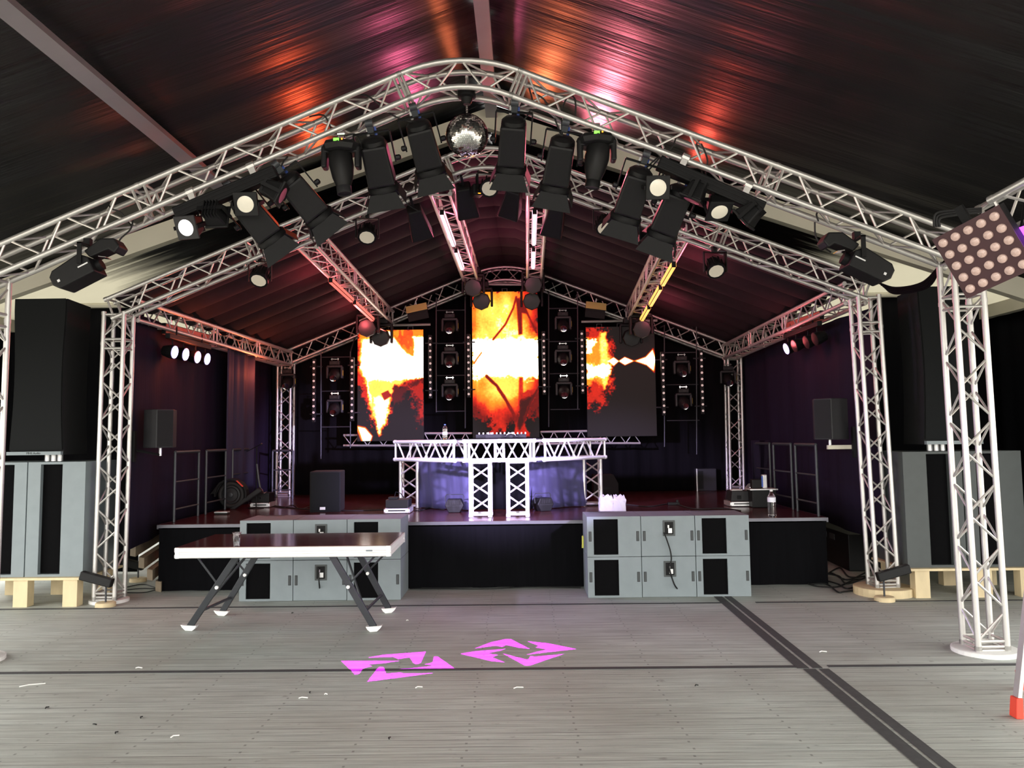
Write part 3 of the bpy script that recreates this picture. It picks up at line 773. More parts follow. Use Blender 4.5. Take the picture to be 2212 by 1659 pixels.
# ------------------------------------------------------------------ lights on the front arch
def fresnel():
    t = thing('theatre_spotlight', 'x', 'stage light')
    W = .115
    b_ = MB(); b_.hull([(-W, -W, -.36), (W, -W, -.36), (W, W, -.36), (-W, W, -.36)], [(-W * .9, -W * .95, -.02), (W * .9, -W * .95, -.02), (W * .9, W, -.02), (-W * .9, W, -.02)])
    body = obj('body', b_, 'black_plastic', t, bev=.02)
    fn_ = MB()
    for k in range(7): fn_.box((0, -W - .004, -.10 - k * .032), (.17, .012, .006))
    obj('cooling_fins', fn_, 'black_metal', body)
    obj('rear_cap', MB(T(0, 0, -.02)).lathe([(.105, -.01), (.10, .03), (.07, .055), (.001, .06)], 14), 'black_plastic', body, smooth=True)
    for x, mt_ in ((-.03, 'plug_blue'), (.035, 'plug_white')):
        p = obj('power_plug', MB().tube((x, -.06, .03), (x, -.075, .10), .013, 8, .010), mt_, body, smooth=True, label='blue plug' if x < 0 else 'white plug')
    y = MB(); r = .15
    y.box((-r, 0, -.06), (.012, .035, .26)); y.box((r, 0, -.06), (.012, .035, .26)); y.box((0, 0, .075), (2 * r, .035, .012)); obj('yoke', y, 'black_metal', t)
    for s in (-1, 1):
        obj('locking_knob', MB(T(s * (r + .02), 0, -.16) @ R(90, 'Y')).lathe([(.012, -.03), (.024, -.02), (.024, .012), (.01, .02)], 8), 'black_plastic', t, smooth=True)
    c_ = MB(); c_.box((0, 0, .11), (.05, .05, .06)); c_.tube((-.03, 0, .15), (.03, 0, .15), .034, 10); obj('clamp', c_, 'steel_grey', t, smooth=True)
    h = obj('lens_housing', MB(T(0, 0, -.36)).lathe([(.12, 0), (.135, -.02), (.135, -.05), (.12, -.05)], 18), 'black_metal', t, smooth=True)
    obj('lens', MB(T(0, 0, -.395)).lathe([(.001, -.01), (.115, 0)], 18), 'lens_dark', h, smooth=True)
    for s, ax, l in ((-1, 'x', .12), (1, 'x', .12), (-1, 'y', .15), (1, 'y', .15)):
        A = T(0, 0, -.41) @ (Matrix.Rotation({('x', -1): pi, ('x', 1): 0, ('y', 1): pi / 2, ('y', -1): -pi / 2}[(ax, s)], 4, 'Z'))
        i, o = .12, .12 + l * .38
        w2 = .12 if ax == 'x' else .165
        f = MB(A); f.hull([(i, -.11, 0), (i, .11, 0), (i + .006, .11, 0), (i + .006, -.11, 0)], [(o, -w2, -l * .85), (o, w2, -l * .85), (o + .006, w2, -l * .85), (o + .006, -w2, -l * .85)])
        obj('barn_door', f, 'black_metal', t)
    return t
fr0 = fresnel(); fr_used = []
Yf = Y1 + .02
for (x0, y0, x1, y1, dy, lab) in (
        (520, 432, 592, 520, .22, 'black theatre spotlight, the leftmost, tilted to the right behind the round lit lamps'),
        (622, 388, 690, 470, .22, 'black theatre spotlight hanging by the right end of the left light bar'),
        (806, 306, 830, 412, .25, 'black theatre spotlight just right of the left moving head'),
        (903, 270, 930, 368, .25, 'black theatre spotlight just left of the mirror ball'),
        (1110, 262, 1104, 362, .25, 'black theatre spotlight just right of the mirror ball'),
        (1216, 304, 1198, 410, .25, 'black theatre spotlight just left of the right moving head'),
        (1384, 372, 1352, 468, .22, 'black theatre spotlight just left of the right light bar'),
        (1470, 412, 1432, 500, .22, 'black theatre spotlight under the left half of the right light bar')):
    A = F(x0, y0, Yf); B = F(x1, y1, Yf + dy)
    place(fr0, fr_used, aim(A, B), lab, None)

def moving_spot(label, px, py, tx, ty, glow):
    A = F(px, py, Y1 - .05)
    t = thing('gobo_projector', label, 'stage light', tuple(A))
    c_ = MB(); c_.box((0, .0, .03), (.05, .05, .07)); c_.tube((-.03, 0, .07), (.03, 0, .07), .034, 10); obj('clamp', c_, 'chrome', t, smooth=True)
    bs = obj('base', MB(T(0, 0, -.035)).lathe([(.09, .035), (.15, .02), (.165, -.01), (.15, -.05), (.12, -.06)], 8), 'black_plastic', t, bev=.006)
    obj('display', MB().box((-.01, -.157, -.03), (.045, .006, .022)), 'led_green', bs, label='lit green display')
    obj('button', MB().box((.035, -.157, -.026), (.012, .006, .012)), 'led_amber', bs, label='amber indicator')
    y = MB(); y.box((-.135, 0, -.13), (.045, .11, .18)); y.box((.135, 0, -.13), (.045, .11, .18)); y.box((0, 0, -.085), (.28, .12, .03)); obj('yoke', y, 'black_plastic', t, bev=.02)
    B = G(tx, ty); piv = A + V((0, 0, -.19)); Mx = aim(piv, B); Mx = Matrix.Translation(-A) @ Mx
    tube = [(.001, .16), (.07, .15), (.095, .08), (.10, 0), (.085, -.10), (.062, -.17), (.056, -.185)]
    h = obj('head', MB(Mx).lathe(tube, 20, sy=1.1), 'black_plastic', t, smooth=True)
    obj('head_cover', MB(Mx).lathe([(.001, .10), (.045, .08), (.05, -.03), (.03, -.09), (.001, -.1)], 14, T(0, -.065, 0)), 'grey_plastic', h, smooth=True)
    obj('lens_ring', MB(Mx).lathe([(.056, -.18), (.060, -.185), (.060, -.245), (.052, -.245), (.050, -.19)], 24), 'grey_plastic' if not glow else 'black_plastic', h, smooth=True)
    obj('lens', MB(Mx).lathe([(.001, -.192), (.05, -.188)], 20), 'lens_dark' if not glow else 'lens_purple', h, smooth=True)
    return piv, B, t, h
# gobo outlines on the floor, as photographed: each is cut in the metal plate inside the lens ring of its lamp
def zz6(P): return [(700 + x * .2712, 1300 + y * .2712) for x, y in P]
GL = [[(345, 443), (470, 420), (810, 395), (770, 485), (735, 497), (710, 485), (680, 440), (590, 455), (550, 437)],
      [(135, 468), (600, 468), (490, 485), (340, 498), (385, 512), (320, 525), (280, 572), (245, 578)],
      [(345, 634), (400, 560), (440, 515), (475, 518), (495, 570), (600, 560), (640, 568), (870, 565), (610, 600)],
      [(600, 538), (840, 510), (870, 505), (800, 495), (865, 480), (875, 435), (905, 433), (1045, 532)]]
GR = [[(1200, 370), (1330, 320), (1440, 296), (1490, 296), (1640, 373), (1560, 365), (1450, 342), (1420, 358), (1370, 347), (1290, 358)],
      [(1085, 412), (1200, 392), (1450, 372), (1400, 388), (1300, 408), (1385, 420), (1340, 440), (1440, 480), (1330, 470)],
      [(1425, 410), (1590, 452), (1625, 458), (1645, 430), (1690, 434), (1915, 413), (1770, 460), (1640, 506), (1600, 506)],
      [(1620, 312), (1780, 328), (2010, 374), (1880, 388), (1610, 420), (1700, 395), (1775, 378), (1685, 362), (1710, 350)]]
def gobo(piv, B, t, h, polys, energy, dist=.20, off=.196):
    # light source a hair in front of the lens, plate 40 mm further on at the mouth of the ring
    Mw = aim(piv, B); src = Mw @ V((0, 0, -.20)); zc = .04
    inv = Mw.inverted(); R0 = .049
    outer = [V((R0 * math.cos(2 * pi * i / 40), R0 * math.sin(2 * pi * i / 40), 0)) for i in range(40)]
    loops = [outer]
    for P in polys:
        lp = []
        for px, py in zz6(P):
            g_ = G(px, py, .002); q = inv @ g_; s_ = inv @ src; d = q - s_; k = zc / -d.z; lp.append(V((s_.x + d.x * k, s_.y + d.y * k, 0)))
        loops.append(lp)
    tris = geometry.tessellate_polygon(loops); vs = [p for l in loops for p in l]
    mb = MB(Matrix.Translation(-V(t.location)) @ Mw @ T(0, 0, -.20 - zc)); mb.add(vs, [tuple(tr) for tr in tris])
    obj('gobo_plate', mb, 'black_metal', h)
    l = bpy.data.lights.new('gobo_beam', 'SPOT'); l.energy = energy; l.color = (.85, .0, 1.0); l.spot_size = math.radians(70); l.spot_blend = 0; l.shadow_soft_size = 0
    o = bpy.data.objects.new('gobo_beam', l); COL.objects.link(o); o.location = src; o.rotation_euler = (B - src).to_track_quat('-Z', 'Y').to_euler()
gobo(*moving_spot('moving head left of centre with lit green display, head pointing down', 738, 308, 858, 1440, False), GL, 6500)
gobo(*moving_spot('moving head right of centre with lit green display and violet lens', 1288, 293, 1120, 1405, True), GR, 6500)

# mirror ball
mbc = F(1009, 293, Y1); rb_ = 47 / FP * 6.62
t = thing('mirror_ball', 'mirror ball hanging under the apex of the front arch', 'mirror ball', (mbc.x, mbc.y, mbc.z))
bl = MB(); nr = 40
for i in range(nr):
    z0, z1 = math.cos(pi * i / nr), math.cos(pi * (i + 1) / nr); r0, r1 = math.sin(pi * i / nr), math.sin(pi * (i + 1) / nr)
    n = max(4, int(2 * pi * max(r0, r1) / .088))
    for k in range(n):
        a0, a1 = 2 * pi * (k + .05) / n, 2 * pi * (k + .95) / n
        jx, jy = random.gauss(0, .055), random.gauss(0, .055)
        q = [V((r0 * math.cos(a0), r0 * math.sin(a0), z0 - .006)), V((r1 * math.cos(a0), r1 * math.sin(a0), z1 + .006)), V((r1 * math.cos(a1), r1 * math.sin(a1), z1 + .006)), V((r0 * math.cos(a1), r0 * math.sin(a1), z0 - .006))]
        cc = sum(q, V()) / 4; Rj = Matrix.Rotation(jx, 3, 'X') @ Matrix.Rotation(jy, 3, 'Z')
        bl.add([(cc + Rj @ (p - cc)) * rb_ * 1.004 for p in q], [(0, 1, 2, 3)])
core = obj('core', MB().lathe([(rb_ * .985 * math.sin(pi * i / 24), -rb_ * .985 * math.cos(pi * i / 24)) for i in range(25)], 32), 'black_metal', t, smooth=True)
o = obj('mirror_tiles', bl, 'mirror', t); o['kind'] = 'stuff'
mt0 = rb_ + .16
obj('motor', MB(T(0, 0, rb_ + .12)).lathe([(.03, -.03), (.045, 0), (.05, .02), (.075, .03), (.075, .09), (.06, .11)], 20), 'black_metal', t, smooth=True)
mbx = MB()
for k in range(4): mbx.lathe([(.008, -.012), (.011, 0), (.008, .012)], 8, T(0, 0, rb_ + .01 + k * .022))
obj('chain', mbx, 'chrome', t, smooth=True)
obj('hanger', MB().tube((0, 0, rb_ + .22), (0, 0, rb_ + .33), .012, 8), 'chrome', t)

# light bars with four round lamps each
def par_on_bar(parent, M4, lens, extra=None):
    b_ = MB(M4); b_.hull([(-.085, -.085, 0), (.085, -.085, 0), (.085, .085, 0), (-.085, .085, 0)], [(-.055, -.055, .14), (.055, -.055, .14), (.055, .055, .14), (-.055, .055, .14)])
    h = obj('lamp_head', b_, 'black_metal', parent, bev=.012)
    rim = MB(M4); rim.box((0, 0, -.006), (.19, .19, .02)); f = obj('lamp_frame', rim, 'grey_plastic' if lens == 'lens_white' else 'black_plastic', h, bev=.006)
    obj('lens', MB(M4).lathe([(.001, -.024), (.05, -.022), (.066, -.017)], 24), lens, h, smooth=True)
    fn_ = MB(M4)
    for k in range(5): fn_.box((-.05 + .025 * k, 0, .11), (.006, .13, .09))
    obj('cooling_fins', fn_, 'black_metal', h)
    yk = MB(M4); yk.box((-.105, 0, .06), (.008, .03, .16)); yk.box((.105, 0, .06), (.008, .03, .16)); yk.box((0, 0, .145), (.21, .03, .008)); obj('yoke', yk, 'black_metal', h)
def light_bar(label, x0, y0, x1, y1, lamps, Yb):
    a, b_ = F(x0, y0, Yb), F(x1, y1, Yb); t = thing('light_bar', label, 'stage light bar', tuple((a + b_) / 2))
    d = (b_ - a).normalized(); xq = d; yq = V((0, 1, 0)); zq = xq.cross(yq)
    Mx = Matrix((xq, yq, zq)).transposed().to_4x4(); loc = (a + b_) / 2
    obj('bar', MB(Mx).box((0, 0, 0), ((b_ - a).length, .10, .105)), 'black_metal', t, bev=.01)
    gr_ = MB(Mx)
    for z in (-.03, 0, .03): gr_.box((0, -.051, z), ((b_ - a).length - .02, .004, .006))
    obj('bar_groove', gr_, 'black_plastic', t)
    cp = MB(Mx)
    for s in (-.3, .3): cp.box((s * (b_ - a).length, .0, .085), (.05, .05, .08)); cp.tube((s * (b_ - a).length - .03, 0, .13), (s * (b_ - a).length + .03, 0, .13), .032, 10)
    obj('clamp', cp, 'aluminium', t)
    for (px, py, aimv, lens) in lamps:
        p = F(px, py, Yb - .03) - loc; Mx2 = aim(p, p + V(aimv), (0, 0, 1)) @ T(0, 0, -.02)
        par_on_bar(t, Mx2, lens)
        up = Mx2 @ V((0, 0, .15)); s_ = V((up.x, 0, 0)).dot(d) * 1.0; q = d * s_
        obj('bracket', MB().tube(up, q + V((0, 0, -.03)), .008, 6), 'black_metal', t)
    return t
light_bar('black light bar under the left slope of the front arch, one lamp glowing white', 380, 464, 598, 372,
          [(407, 490, (-.25, -1, -.5), 'lens_white'), (468, 466, (.1, .9, -.25), 'lens_pale'), (533, 440, (.02, -1, -.42), 'lens_pale'), (602, 418, (1, .1, -.5), 'lens_pink')], Y1 - .12)
light_bar('black light bar with four round lamps under the right slope of the front arch', 1422, 352, 1648, 452,
          [(1420, 405, (.0, -1, -.35), 'lens_pale'), (1498, 425, (-.5, .2, -1), 'lens_pink'), (1552, 452, (.1, -.8, -1.1), 'lens_pale'), (1612, 470, (-.8, .5, -.7), 'lens_pink')], Y1 - .12)

# scanners
def scanner(label, px, py, sgn):
    A = F(px, py, Y1 - .15)
    t = thing('mirror_scanner', label, 'stage light', tuple(A)); Mx = R(sgn * 27, 'Y') @ (Matrix.Scale(-1, 4, (1, 0, 0)) if sgn > 0 else Matrix.Identity(4))
    Mx = R(-27 if sgn < 0 else 27, 'Y')
    s = sgn                            # s=-1: mirror end on the right
    b_ = MB(Mx)
    prof = [(-.24, -.05), (-.20, -.10), (.10, -.10), (.10, .03), (.04, .09), (-.20, .06), (-.24, .02)]
    if s > 0: prof = [(-x, z) for x, z in prof][::-1]
    b_.prism(prof, .22, T(0, -.11, 0)); body = obj('body', b_, 'black_plastic', t, bev=.012)
    obj('white_lettering', MB(Mx).box((-.04 * -s * -1, -.1125, -.015), (.085, .002, .010)), 'plug_white', body, label='small white marking')
    obj('side_decal', MB(Mx).box((.18 * s, -.1125, -.04), (.02, .002, .02)), 'plug_white', body)
    am = [(.08, .10), (.24, .13), (.34, .08), (.35, .0), (.29, -.03), (.26, .02), (.10, .03)]
    if s > 0: am = [(-x, z) for x, z in am][::-1]
    obj('mirror_arm', MB(Mx).prism(am, .16, T(0, -.08, 0)), 'black_plastic', t, bev=.012)
    x = .19 * -s
    obj('mirror', MB(Mx).box((x, -.03, -.01), (.06, .09, .006), T(x, 0, -.01) @ R(35 * -s, 'Y') @ T(-x, 0, .01)), 'chrome', t)
    nz_ = MB(Mx).tube((.08 * -s, 0, -.03), (.14 * -s, 0, -.03), .05, 14); obj('lens_barrel', nz_, 'black_metal', t, smooth=True)
    y = MB(); y.box((-.02 * s, -.125, .10), (.035, .01, .17)); y.box((-.02 * s, .125, .10), (.035, .01, .17)); y.box((-.02 * s, 0, .18), (.04, .26, .01)); y.box((-.02 * s, 0, .21), (.05, .05, .06)); obj('yoke', y, 'black_metal', t)
scanner('black mirror scanner hanging under the far left of the front arch', 183, 580, -1)
scanner('black mirror scanner hanging under the far right of the front arch', 1858, 566, 1)

# ------------------------------------------------------------------ lights on the stage's front arch
def par_can():
    t = thing('par_light', 'x', 'stage light')
    b_ = obj('housing', MB().lathe([(.03, .17), (.07, .15), (.085, .06), (.105, .0), (.105, -.027), (.084, -.027), (.06, .0), (.001, .01)], 12), 'black_metal', t)
    obj('reflector', MB().lathe([(.001, -.012), (.03, -.014), (.082, -.026)], 24), 'lens_pale', b_, smooth=True)
    obj('lamp_chip', MB().lathe([(.001, -.020), (.024, -.018), (.026, -.012)], 16), 'cream_paint', b_, smooth=True)
    fn_ = MB()
    for k in range(10): fn_.box((.097 * math.cos(k * pi / 5), .097 * math.sin(k * pi / 5), .06), (.014, .014, .12), )
    obj('cooling_fins', fn_, 'black_metal', b_)
    return t
pc0 = par_can(); pc_used = []
def hang(px, py, Y, lab, tilt=(0, -.75, -1)):
    p = F(px, py, Y); o = place(pc0, pc_used, aim(p, p + V(tilt), (0, 0, 1)), lab, None)
    # yoke belongs to this light: a mesh of its own, plumb from the truss
    mb = MB(); zt_ = p.z + .30
    mb.box((p.x - .125, p.y + .02, p.z + .09), (.01, .03, .22)); mb.box((p.x + .125, p.y + .02, p.z + .09), (.01, .03, .22)); mb.box((p.x, p.y + .02, p.z + .20), (.26, .03, .01)); mb.box((p.x, p.y + .02, p.z + .23), (.04, .04, .07))
    obj('yoke', mb, 'black_metal', o, world=True)
for px, py, lab, tl in ((560, 603, 'round pale-lensed lamp under the stage arch, the leftmost of five', (-.1, -.8, -1)), (793, 510, 'round pale-lensed lamp under the left slope of the stage arch, second from the left', (.05, -.8, -1)),
                    (1057, 406, 'round pale-lensed lamp under the apex of the stage arch', (0, -.9, -.7)), (1307, 491, 'round pale-lensed lamp under the stage arch, second from the right', (-.05, -.8, -1)),
                    (1546, 583, 'round pale-lensed lamp under the stage arch, the rightmost of five', (.1, -.8, -.9))):
    hang(px, py, Y2 - .02, lab, tl)
def back_can(px0, py0, px1, py1, lab, wide=.13, Y=9.15):
    A, B = F(px0, py0, Y), F(px1, py1, Y + .35)
    t = thing('profile_lamp', lab, 'stage light', mtx=aim(A, B)); l = (B - A).length
    obj('body', MB().hull([(-wide, -.09, -l), (wide, -.09, -l), (wide, .11, -l), (-wide, .11, -l)], [(-wide * .62, -.07, 0), (wide * .62, -.07, 0), (wide * .62, .08, 0), (-wide * .62, .08, 0)]), 'black_plastic', t, bev=.02)
    v_ = MB()
    for k in range(4): v_.box((-.06 + .04 * k, -.088, -l * .6), (.008, .01, l * .4))
    obj('vent_slots', v_, 'black_metal', t)
    y = MB(); y.box((0, 0, .06), (.03, .03, .16)); obj('hook', y, 'black_metal', t)
    cbl = MB().sweep([(.02, -.02, .0), (.06, -.06, .06), (-.02, -.1, .1), (-.1, -.06, .16)], .006, 6); obj('power_cable', cbl, 'black_plastic', t, smooth=True)
for q in ((893, 448, 912, 508, 'black lamp seen from behind under the stage arch, the leftmost of the four dark ones'), (1000, 400, 1012, 462, 'black lamp seen from behind beside the left middle truss'),
          (1112, 406, 1100, 462, 'black lamp seen from behind just right of the round lamp at the apex'), (1206, 440, 1192, 502, 'black lamp seen from behind on the right middle truss')):
    back_can(*q)
def small_par(px, py, Y, lab):
    p = F(px, py, Y); t = thing('small_flood', lab, 'stage light', tuple(p), (0, 0, .3))
    obj('housing', MB().box((0, 0, 0), (.12, .15, .13)), 'black_plastic', t, bev=.02); obj('indicator', MB().box((.01, -.077, -.05), (.03, .004, .01)), 'led_amber', t, label='small amber indicator')
    obj('hook', MB().box((0, 0, .12), (.02, .03, .14)), 'black_metal', t)
small_par(1030, 412, Y2 + .1, 'small black flood with an amber indicator beside the round lamp at the apex')

# glowing groups of four lamps on the side trusses
def side_bar(label, Ps, X, dirn, mats, xs):
    c0 = sum(Ps, V()) / len(Ps); t = thing('lamp_row', label, 'stage light bar', tuple(c0))
    a, b_ = Ps[0] + V((0, -.15, .17)), Ps[-1] + V((0, .15, .17))
    obj('bar', MB().box((0, 0, 0), (.06, (b_ - a).length, .06), T(*((a + b_) / 2))), 'black_metal', t, world=True, bev=.006)
    hk = MB()
    for s in (.2, .8): q = a.lerp(b_, s); hk.tube(q, q + V((0, 0, .14)), .01, 6)
    obj('hanger', hk, 'black_metal', t, world=True)
    for p, mt_ in zip(Ps, mats):
        Mx = aim(p, p + V(dirn), (0, 0, 1))
        h = obj('lamp_head', MB(Mx).lathe([(.03, .12), (.06, .11), (.08, .03), (.085, -.03), (.07, -.03)], 12), 'black_metal', t, world=True)
        obj('lens', MB(Mx).lathe([(.001, -.036), (.074, -.034)], 20), mt_, h, world=True)
        obj('bracket', MB().tube(p, p + V((0, 0, .16)), .008, 6), 'black_metal', t, world=True)
Lp = [F(x, y, Y) for x, y, Y in ((372, 760, 9.75), (396, 765, 10.06), (422, 771, 10.4), (443, 775, 10.75))]
side_bar('row of four glowing blue-white lamps under the left eave truss', Lp, 0, (1, -.13, -.16), ['lens_violet'] * 4, None)
Rp = [F(x, y, Y) for x, y, Y in ((1765, 731, 10.1), (1746, 738, 10.4), (1720, 746, 10.8), (1703, 752, 11.1))]
side_bar('row of four lamps under the right eave truss, only the innermost glowing violet', Rp, 0, (-.95, -.1, -.3), ['lens_dark', 'lens_dark', 'lens_dark', 'lens_violet'], None)
def panel(name, label, p0, p1, hgt, m_, tz=0):
    p0, p1 = V(p0), V(p1); t = thing(name, label, 'LED batten', tuple((p0 + p1) / 2))
    d = (p1 - p0).normalized(); q = d.cross(V((0, 0, 1))).normalized(); up = q.cross(d)
    Mx = Matrix((d, q, up)).transposed().to_4x4(); Mx.translation = (p0 + p1) / 2; l = (p1 - p0).length
    obj('housing', MB(Mx).box((0, 0, 0), (l, .05, hgt)), 'black_metal', t, world=True, bev=.005)
    fc = MB(Mx)
    sg = 1
    fc.box((0, .027, 0), (l - .03, .006, hgt - .02)); fc.box((0, -.027, 0), (l - .03, .006, hgt - .02)); fc.box((0, 0, -hgt / 2 - .003), (l - .03, .04, .006))
    obj('light_strip', fc, m_, t, world=True)
    hk = MB(Mx)
    for s in (-.35, .35): hk.tube((s * l, 0, hgt / 2), (s * l, 0, hgt / 2 + .10), .01, 6)
    obj('hook', hk, 'chrome', t, world=True)
panel('led_batten', 'long batten coloured by orange light under the left eave truss, above the four glowing lamps', F(353, 709, 9.8) , F(449, 733, 11.0), .13, 'batten_red_lit')
panel('led_batten', 'long batten coloured by dim orange light under the right eave truss', F(1776, 680, 10.0), F(1700, 706, 11.2), .11, 'batten_red_lit')
a, b_ = PUR['mid_l']
q0, q1 = a.lerp(b_, .25) + V((-.04, 0, -.2)), a.lerp(b_, .5) + V((-.04, 0, -.2)); q2 = a.lerp(b_, .53) + V((-.04, 0, -.2)); q3 = a.lerp(b_, .8) + V((-.04, 0, -.2))
panel('led_batten', 'red-lit batten under the left half truss, the front one of two', q0, q1, .06, 'strip_red'); panel('led_batten', 'red-lit batten under the left half truss, the rear one of two', q2, q3, .06, 'strip_red')
a, b_ = PUR['mid_r']
for k, (s0, s1, w_) in enumerate(((.14, .34, 'front one of three'), (.38, .6, 'middle one of three'), (.64, .84, 'rear one of three'))):
    panel('led_batten', 'amber batten under the right half truss, the ' + w_, a.lerp(b_, s0) + V((.06, 0, -.2)), a.lerp(b_, s1) + V((.06, 0, -.2)), .07, 'strip_amber')
for key, side in (('ridge_l', 'left'), ('ridge_r', 'right')):
    a, b_ = PUR[key]
    for s0, s1, w_, mt_ in ((.08, .36, 'front one', 'strip_pink'), (.42, .62, 'rear one', 'strip_pink')):
        panel('led_batten', 'pink-white batten under the %s middle truss, the %s' % (side, w_), a.lerp(b_, s0) + V((-.03, 0, -.19)), a.lerp(b_, s1) + V((-.03, 0, -.19)), .06, mt_)

# ------------------------------------------------------------------ DJ booth of truss
HB = .115
ZT, ZBt = 1.66, 1.43
def sq_truss(root, name, P, Q, n, hv=.115, hn=.115, step=.13, rc=.024, m='aluminium_lit', rb=.012, ends=True, label=None, joints=()):
    return truss(root, name, [P, Q], n, h=hv, rc=rc, rb=rb, step=step, m=m, ends=ends, label=label, joints=joints)
bz = 1.545; Yb = 10.08
bl_, br_ = F(868, 970, 11.1), F(1293, 968, 11.1)
c1, c2 = F(1000, 970, Yb), F(1158, 969, Yb)
for p in (bl_, br_, c1, c2): p.z = bz
t = thing('dj_booth', 'brightly lit booth of silver square truss in the middle of the stage', 'DJ booth', ((c1.x + c2.x) / 2, Yb, ZS))
def nn(P, Q): d = (Q - P).normalized(); return V((-d.y, d.x, 0))
sq_truss(t, 'truss_beam', c1, c2, V((0, 1, 0)), step=.15, joints=((c2 - c1).length / 2,))
sq_truss(t, 'truss_beam', bl_, c1, nn(bl_, c1), step=.21); sq_truss(t, 'truss_beam', c2, br_, nn(c2, br_), step=.21)
for x0, x1 in ((1018, 1060), (1098, 1140)):
    pa = F((x0 + x1) / 2, 1112, Yb); sq_truss(t, 'leg', V((pa.x, Yb, ZS + .005)), V((pa.x, Yb, bz - .11)), V((0, 1, 0)), step=.16)
for p, px in ((bl_, 894), (br_, 1274)):
    q = F(px, 1080, 11.9); sq_truss(t, 'leg', V((q.x, 11.5, ZS + .005)), V((q.x, 11.5, bz - .1)), V((0, 1, 0)), step=.2, m='aluminium')
tp = MB().hull([V((bl_.x, 11.2, ZT + .02)), V((c1.x, Yb - .05, ZT + .02)), V((c2.x, Yb - .05, ZT + .02)), V((br_.x, 11.2, ZT + .02))], [V((bl_.x, 11.2, ZT + .03)), V((c1.x, Yb - .05, ZT + .03)), V((c2.x, Yb - .05, ZT + .03)), V((br_.x, 11.2, ZT + .03))])
ZC = ZT + .03
obj('counter', tp, 'black_metal', t, world=True)
def drape(label, P, Q, z0, z1, hemdrop=0):
    l = (Q - P).length; n = nn(P, Q)
    def fn(u, v):
        p = P.lerp(Q, u); o = .03 * math.sin(u * l * 13 + .6 * v) * (1.2 - v) + .012 * math.sin(u * l * 37 + 3 * v)
        return (p.x + n.x * o, p.y + n.y * o, z0 + (z1 - z0) * v)
    tag(obj('booth_drape', MB().grid(fn, int(l * 45), 10), 'blue_cloth', smooth=True, solid=.003), label, 'drape', 'drapes of the DJ booth')
pl0, pl1 = F(903, 1040, 11.4), F(1017, 1040, 10.95); pr0, pr1 = F(1143, 1040, 10.95), F(1266, 1040, 11.4)
drape('lit violet-blue drape closing the left half of the truss booth', pl0, pl1, ZS + .01, 1.45)
drape('violet-blue drape closing the right half of the truss booth', pr0, pr1, ZS + .01, 1.45)
bk = MB(); a, b_ = F(1012, 1000, 11.0), F(1148, 1000, 11.0)
tag(obj('booth_drape', MB().grid(lambda u, v: (a.x + (b_.x - a.x) * u, 11.0 + .01 * math.sin(u * 30), ZS + .01 + .66 * v), 24, 3), 'black_cloth', smooth=True, solid=.003), 'black drape behind the two ladder legs of the booth', 'drape')
def controller(label, px, w_, Y=10.5):
    p = F(px, 950, Y); t = thing('dj_controller', label, 'DJ equipment', (p.x, Y, ZC))
    obj('body', MB().box((0, 0, .03), (w_, .3, .05)), 'black_plastic', t, bev=.005)
    kn = MB()
    for k in range(int(w_ / .05)): obj('knob', MB(T(-w_ / 2 + .04 + k * .05, -.08 + .05 * (k % 3), .055)).lathe([(.011, 0), (.009, .022), (.001, .023)], 8), 'case_silver', t, smooth=True)
controller('black mixer with small knobs in the middle of the booth top', 1080, .36)
controller('black player left of the mixer on the booth top', 1046, .2, 10.7); controller('black player right of the mixer on the booth top', 1120, .2, 10.7)
p = F(1104, 950, 10.35); t = thing('headphones', 'headphones lying on the booth top near its middle', 'headphones', (p.x, 10.30, ZC))
obj('headband', MB().sweep([(.07 * math.cos(k * pi / 10), 0, .01 + .055 * math.sin(k * pi / 10)) for k in range(11)], .006, 6), 'case_silver', t, smooth=True)
for s in (-1, 1): obj('earcup', MB(T(s * .07, 0, .025) @ R(90, 'Y')).lathe([(.024, -.012), (.026, 0), (.02, .014)], 12), 'black_plastic', t, smooth=True)
def bottle(label, loc, h, r, cap, label_h):
    t = thing('water_bottle', label, 'bottle', loc)
    pr = [(r * .9, 0), (r, .01)]
    n = 9
    for k in range(n):
        z = .02 + k * (h * .66 / n); pr += [(r, z), (r * .93, z + h * .036)]
    pr += [(r, h * .70), (r * .8, h * .80), (r * .38, h * .9), (r * .34, h * .95)]
    obj('body', MB().lathe([(x, z) for x, z in pr], 18), 'clear_plastic', t, smooth=True)
    obj('cap', MB(T(0, 0, h * .95)).lathe([(r * .4, 0), (r * .4, h * .05), (.001, h * .052)], 12), cap, t, smooth=True)
    obj('paper_label', MB(T(0, 0, label_h * h)).lathe([(r * 1.03, 0), (r * 1.03, h * .18)], 18), 'water_label', t, smooth=True)
p = F(961, 948, 10.6); bottle('small water bottle with a blue cap standing on the booth top', (p.x, 10.62, ZC), .19, .032, 'plug_blue', .3)
p = G(1668, 1116, ZS); bottle('large clear water bottle with white cap on the front right of the stage', tuple(p), .305, .046, 'plug_white', .55)

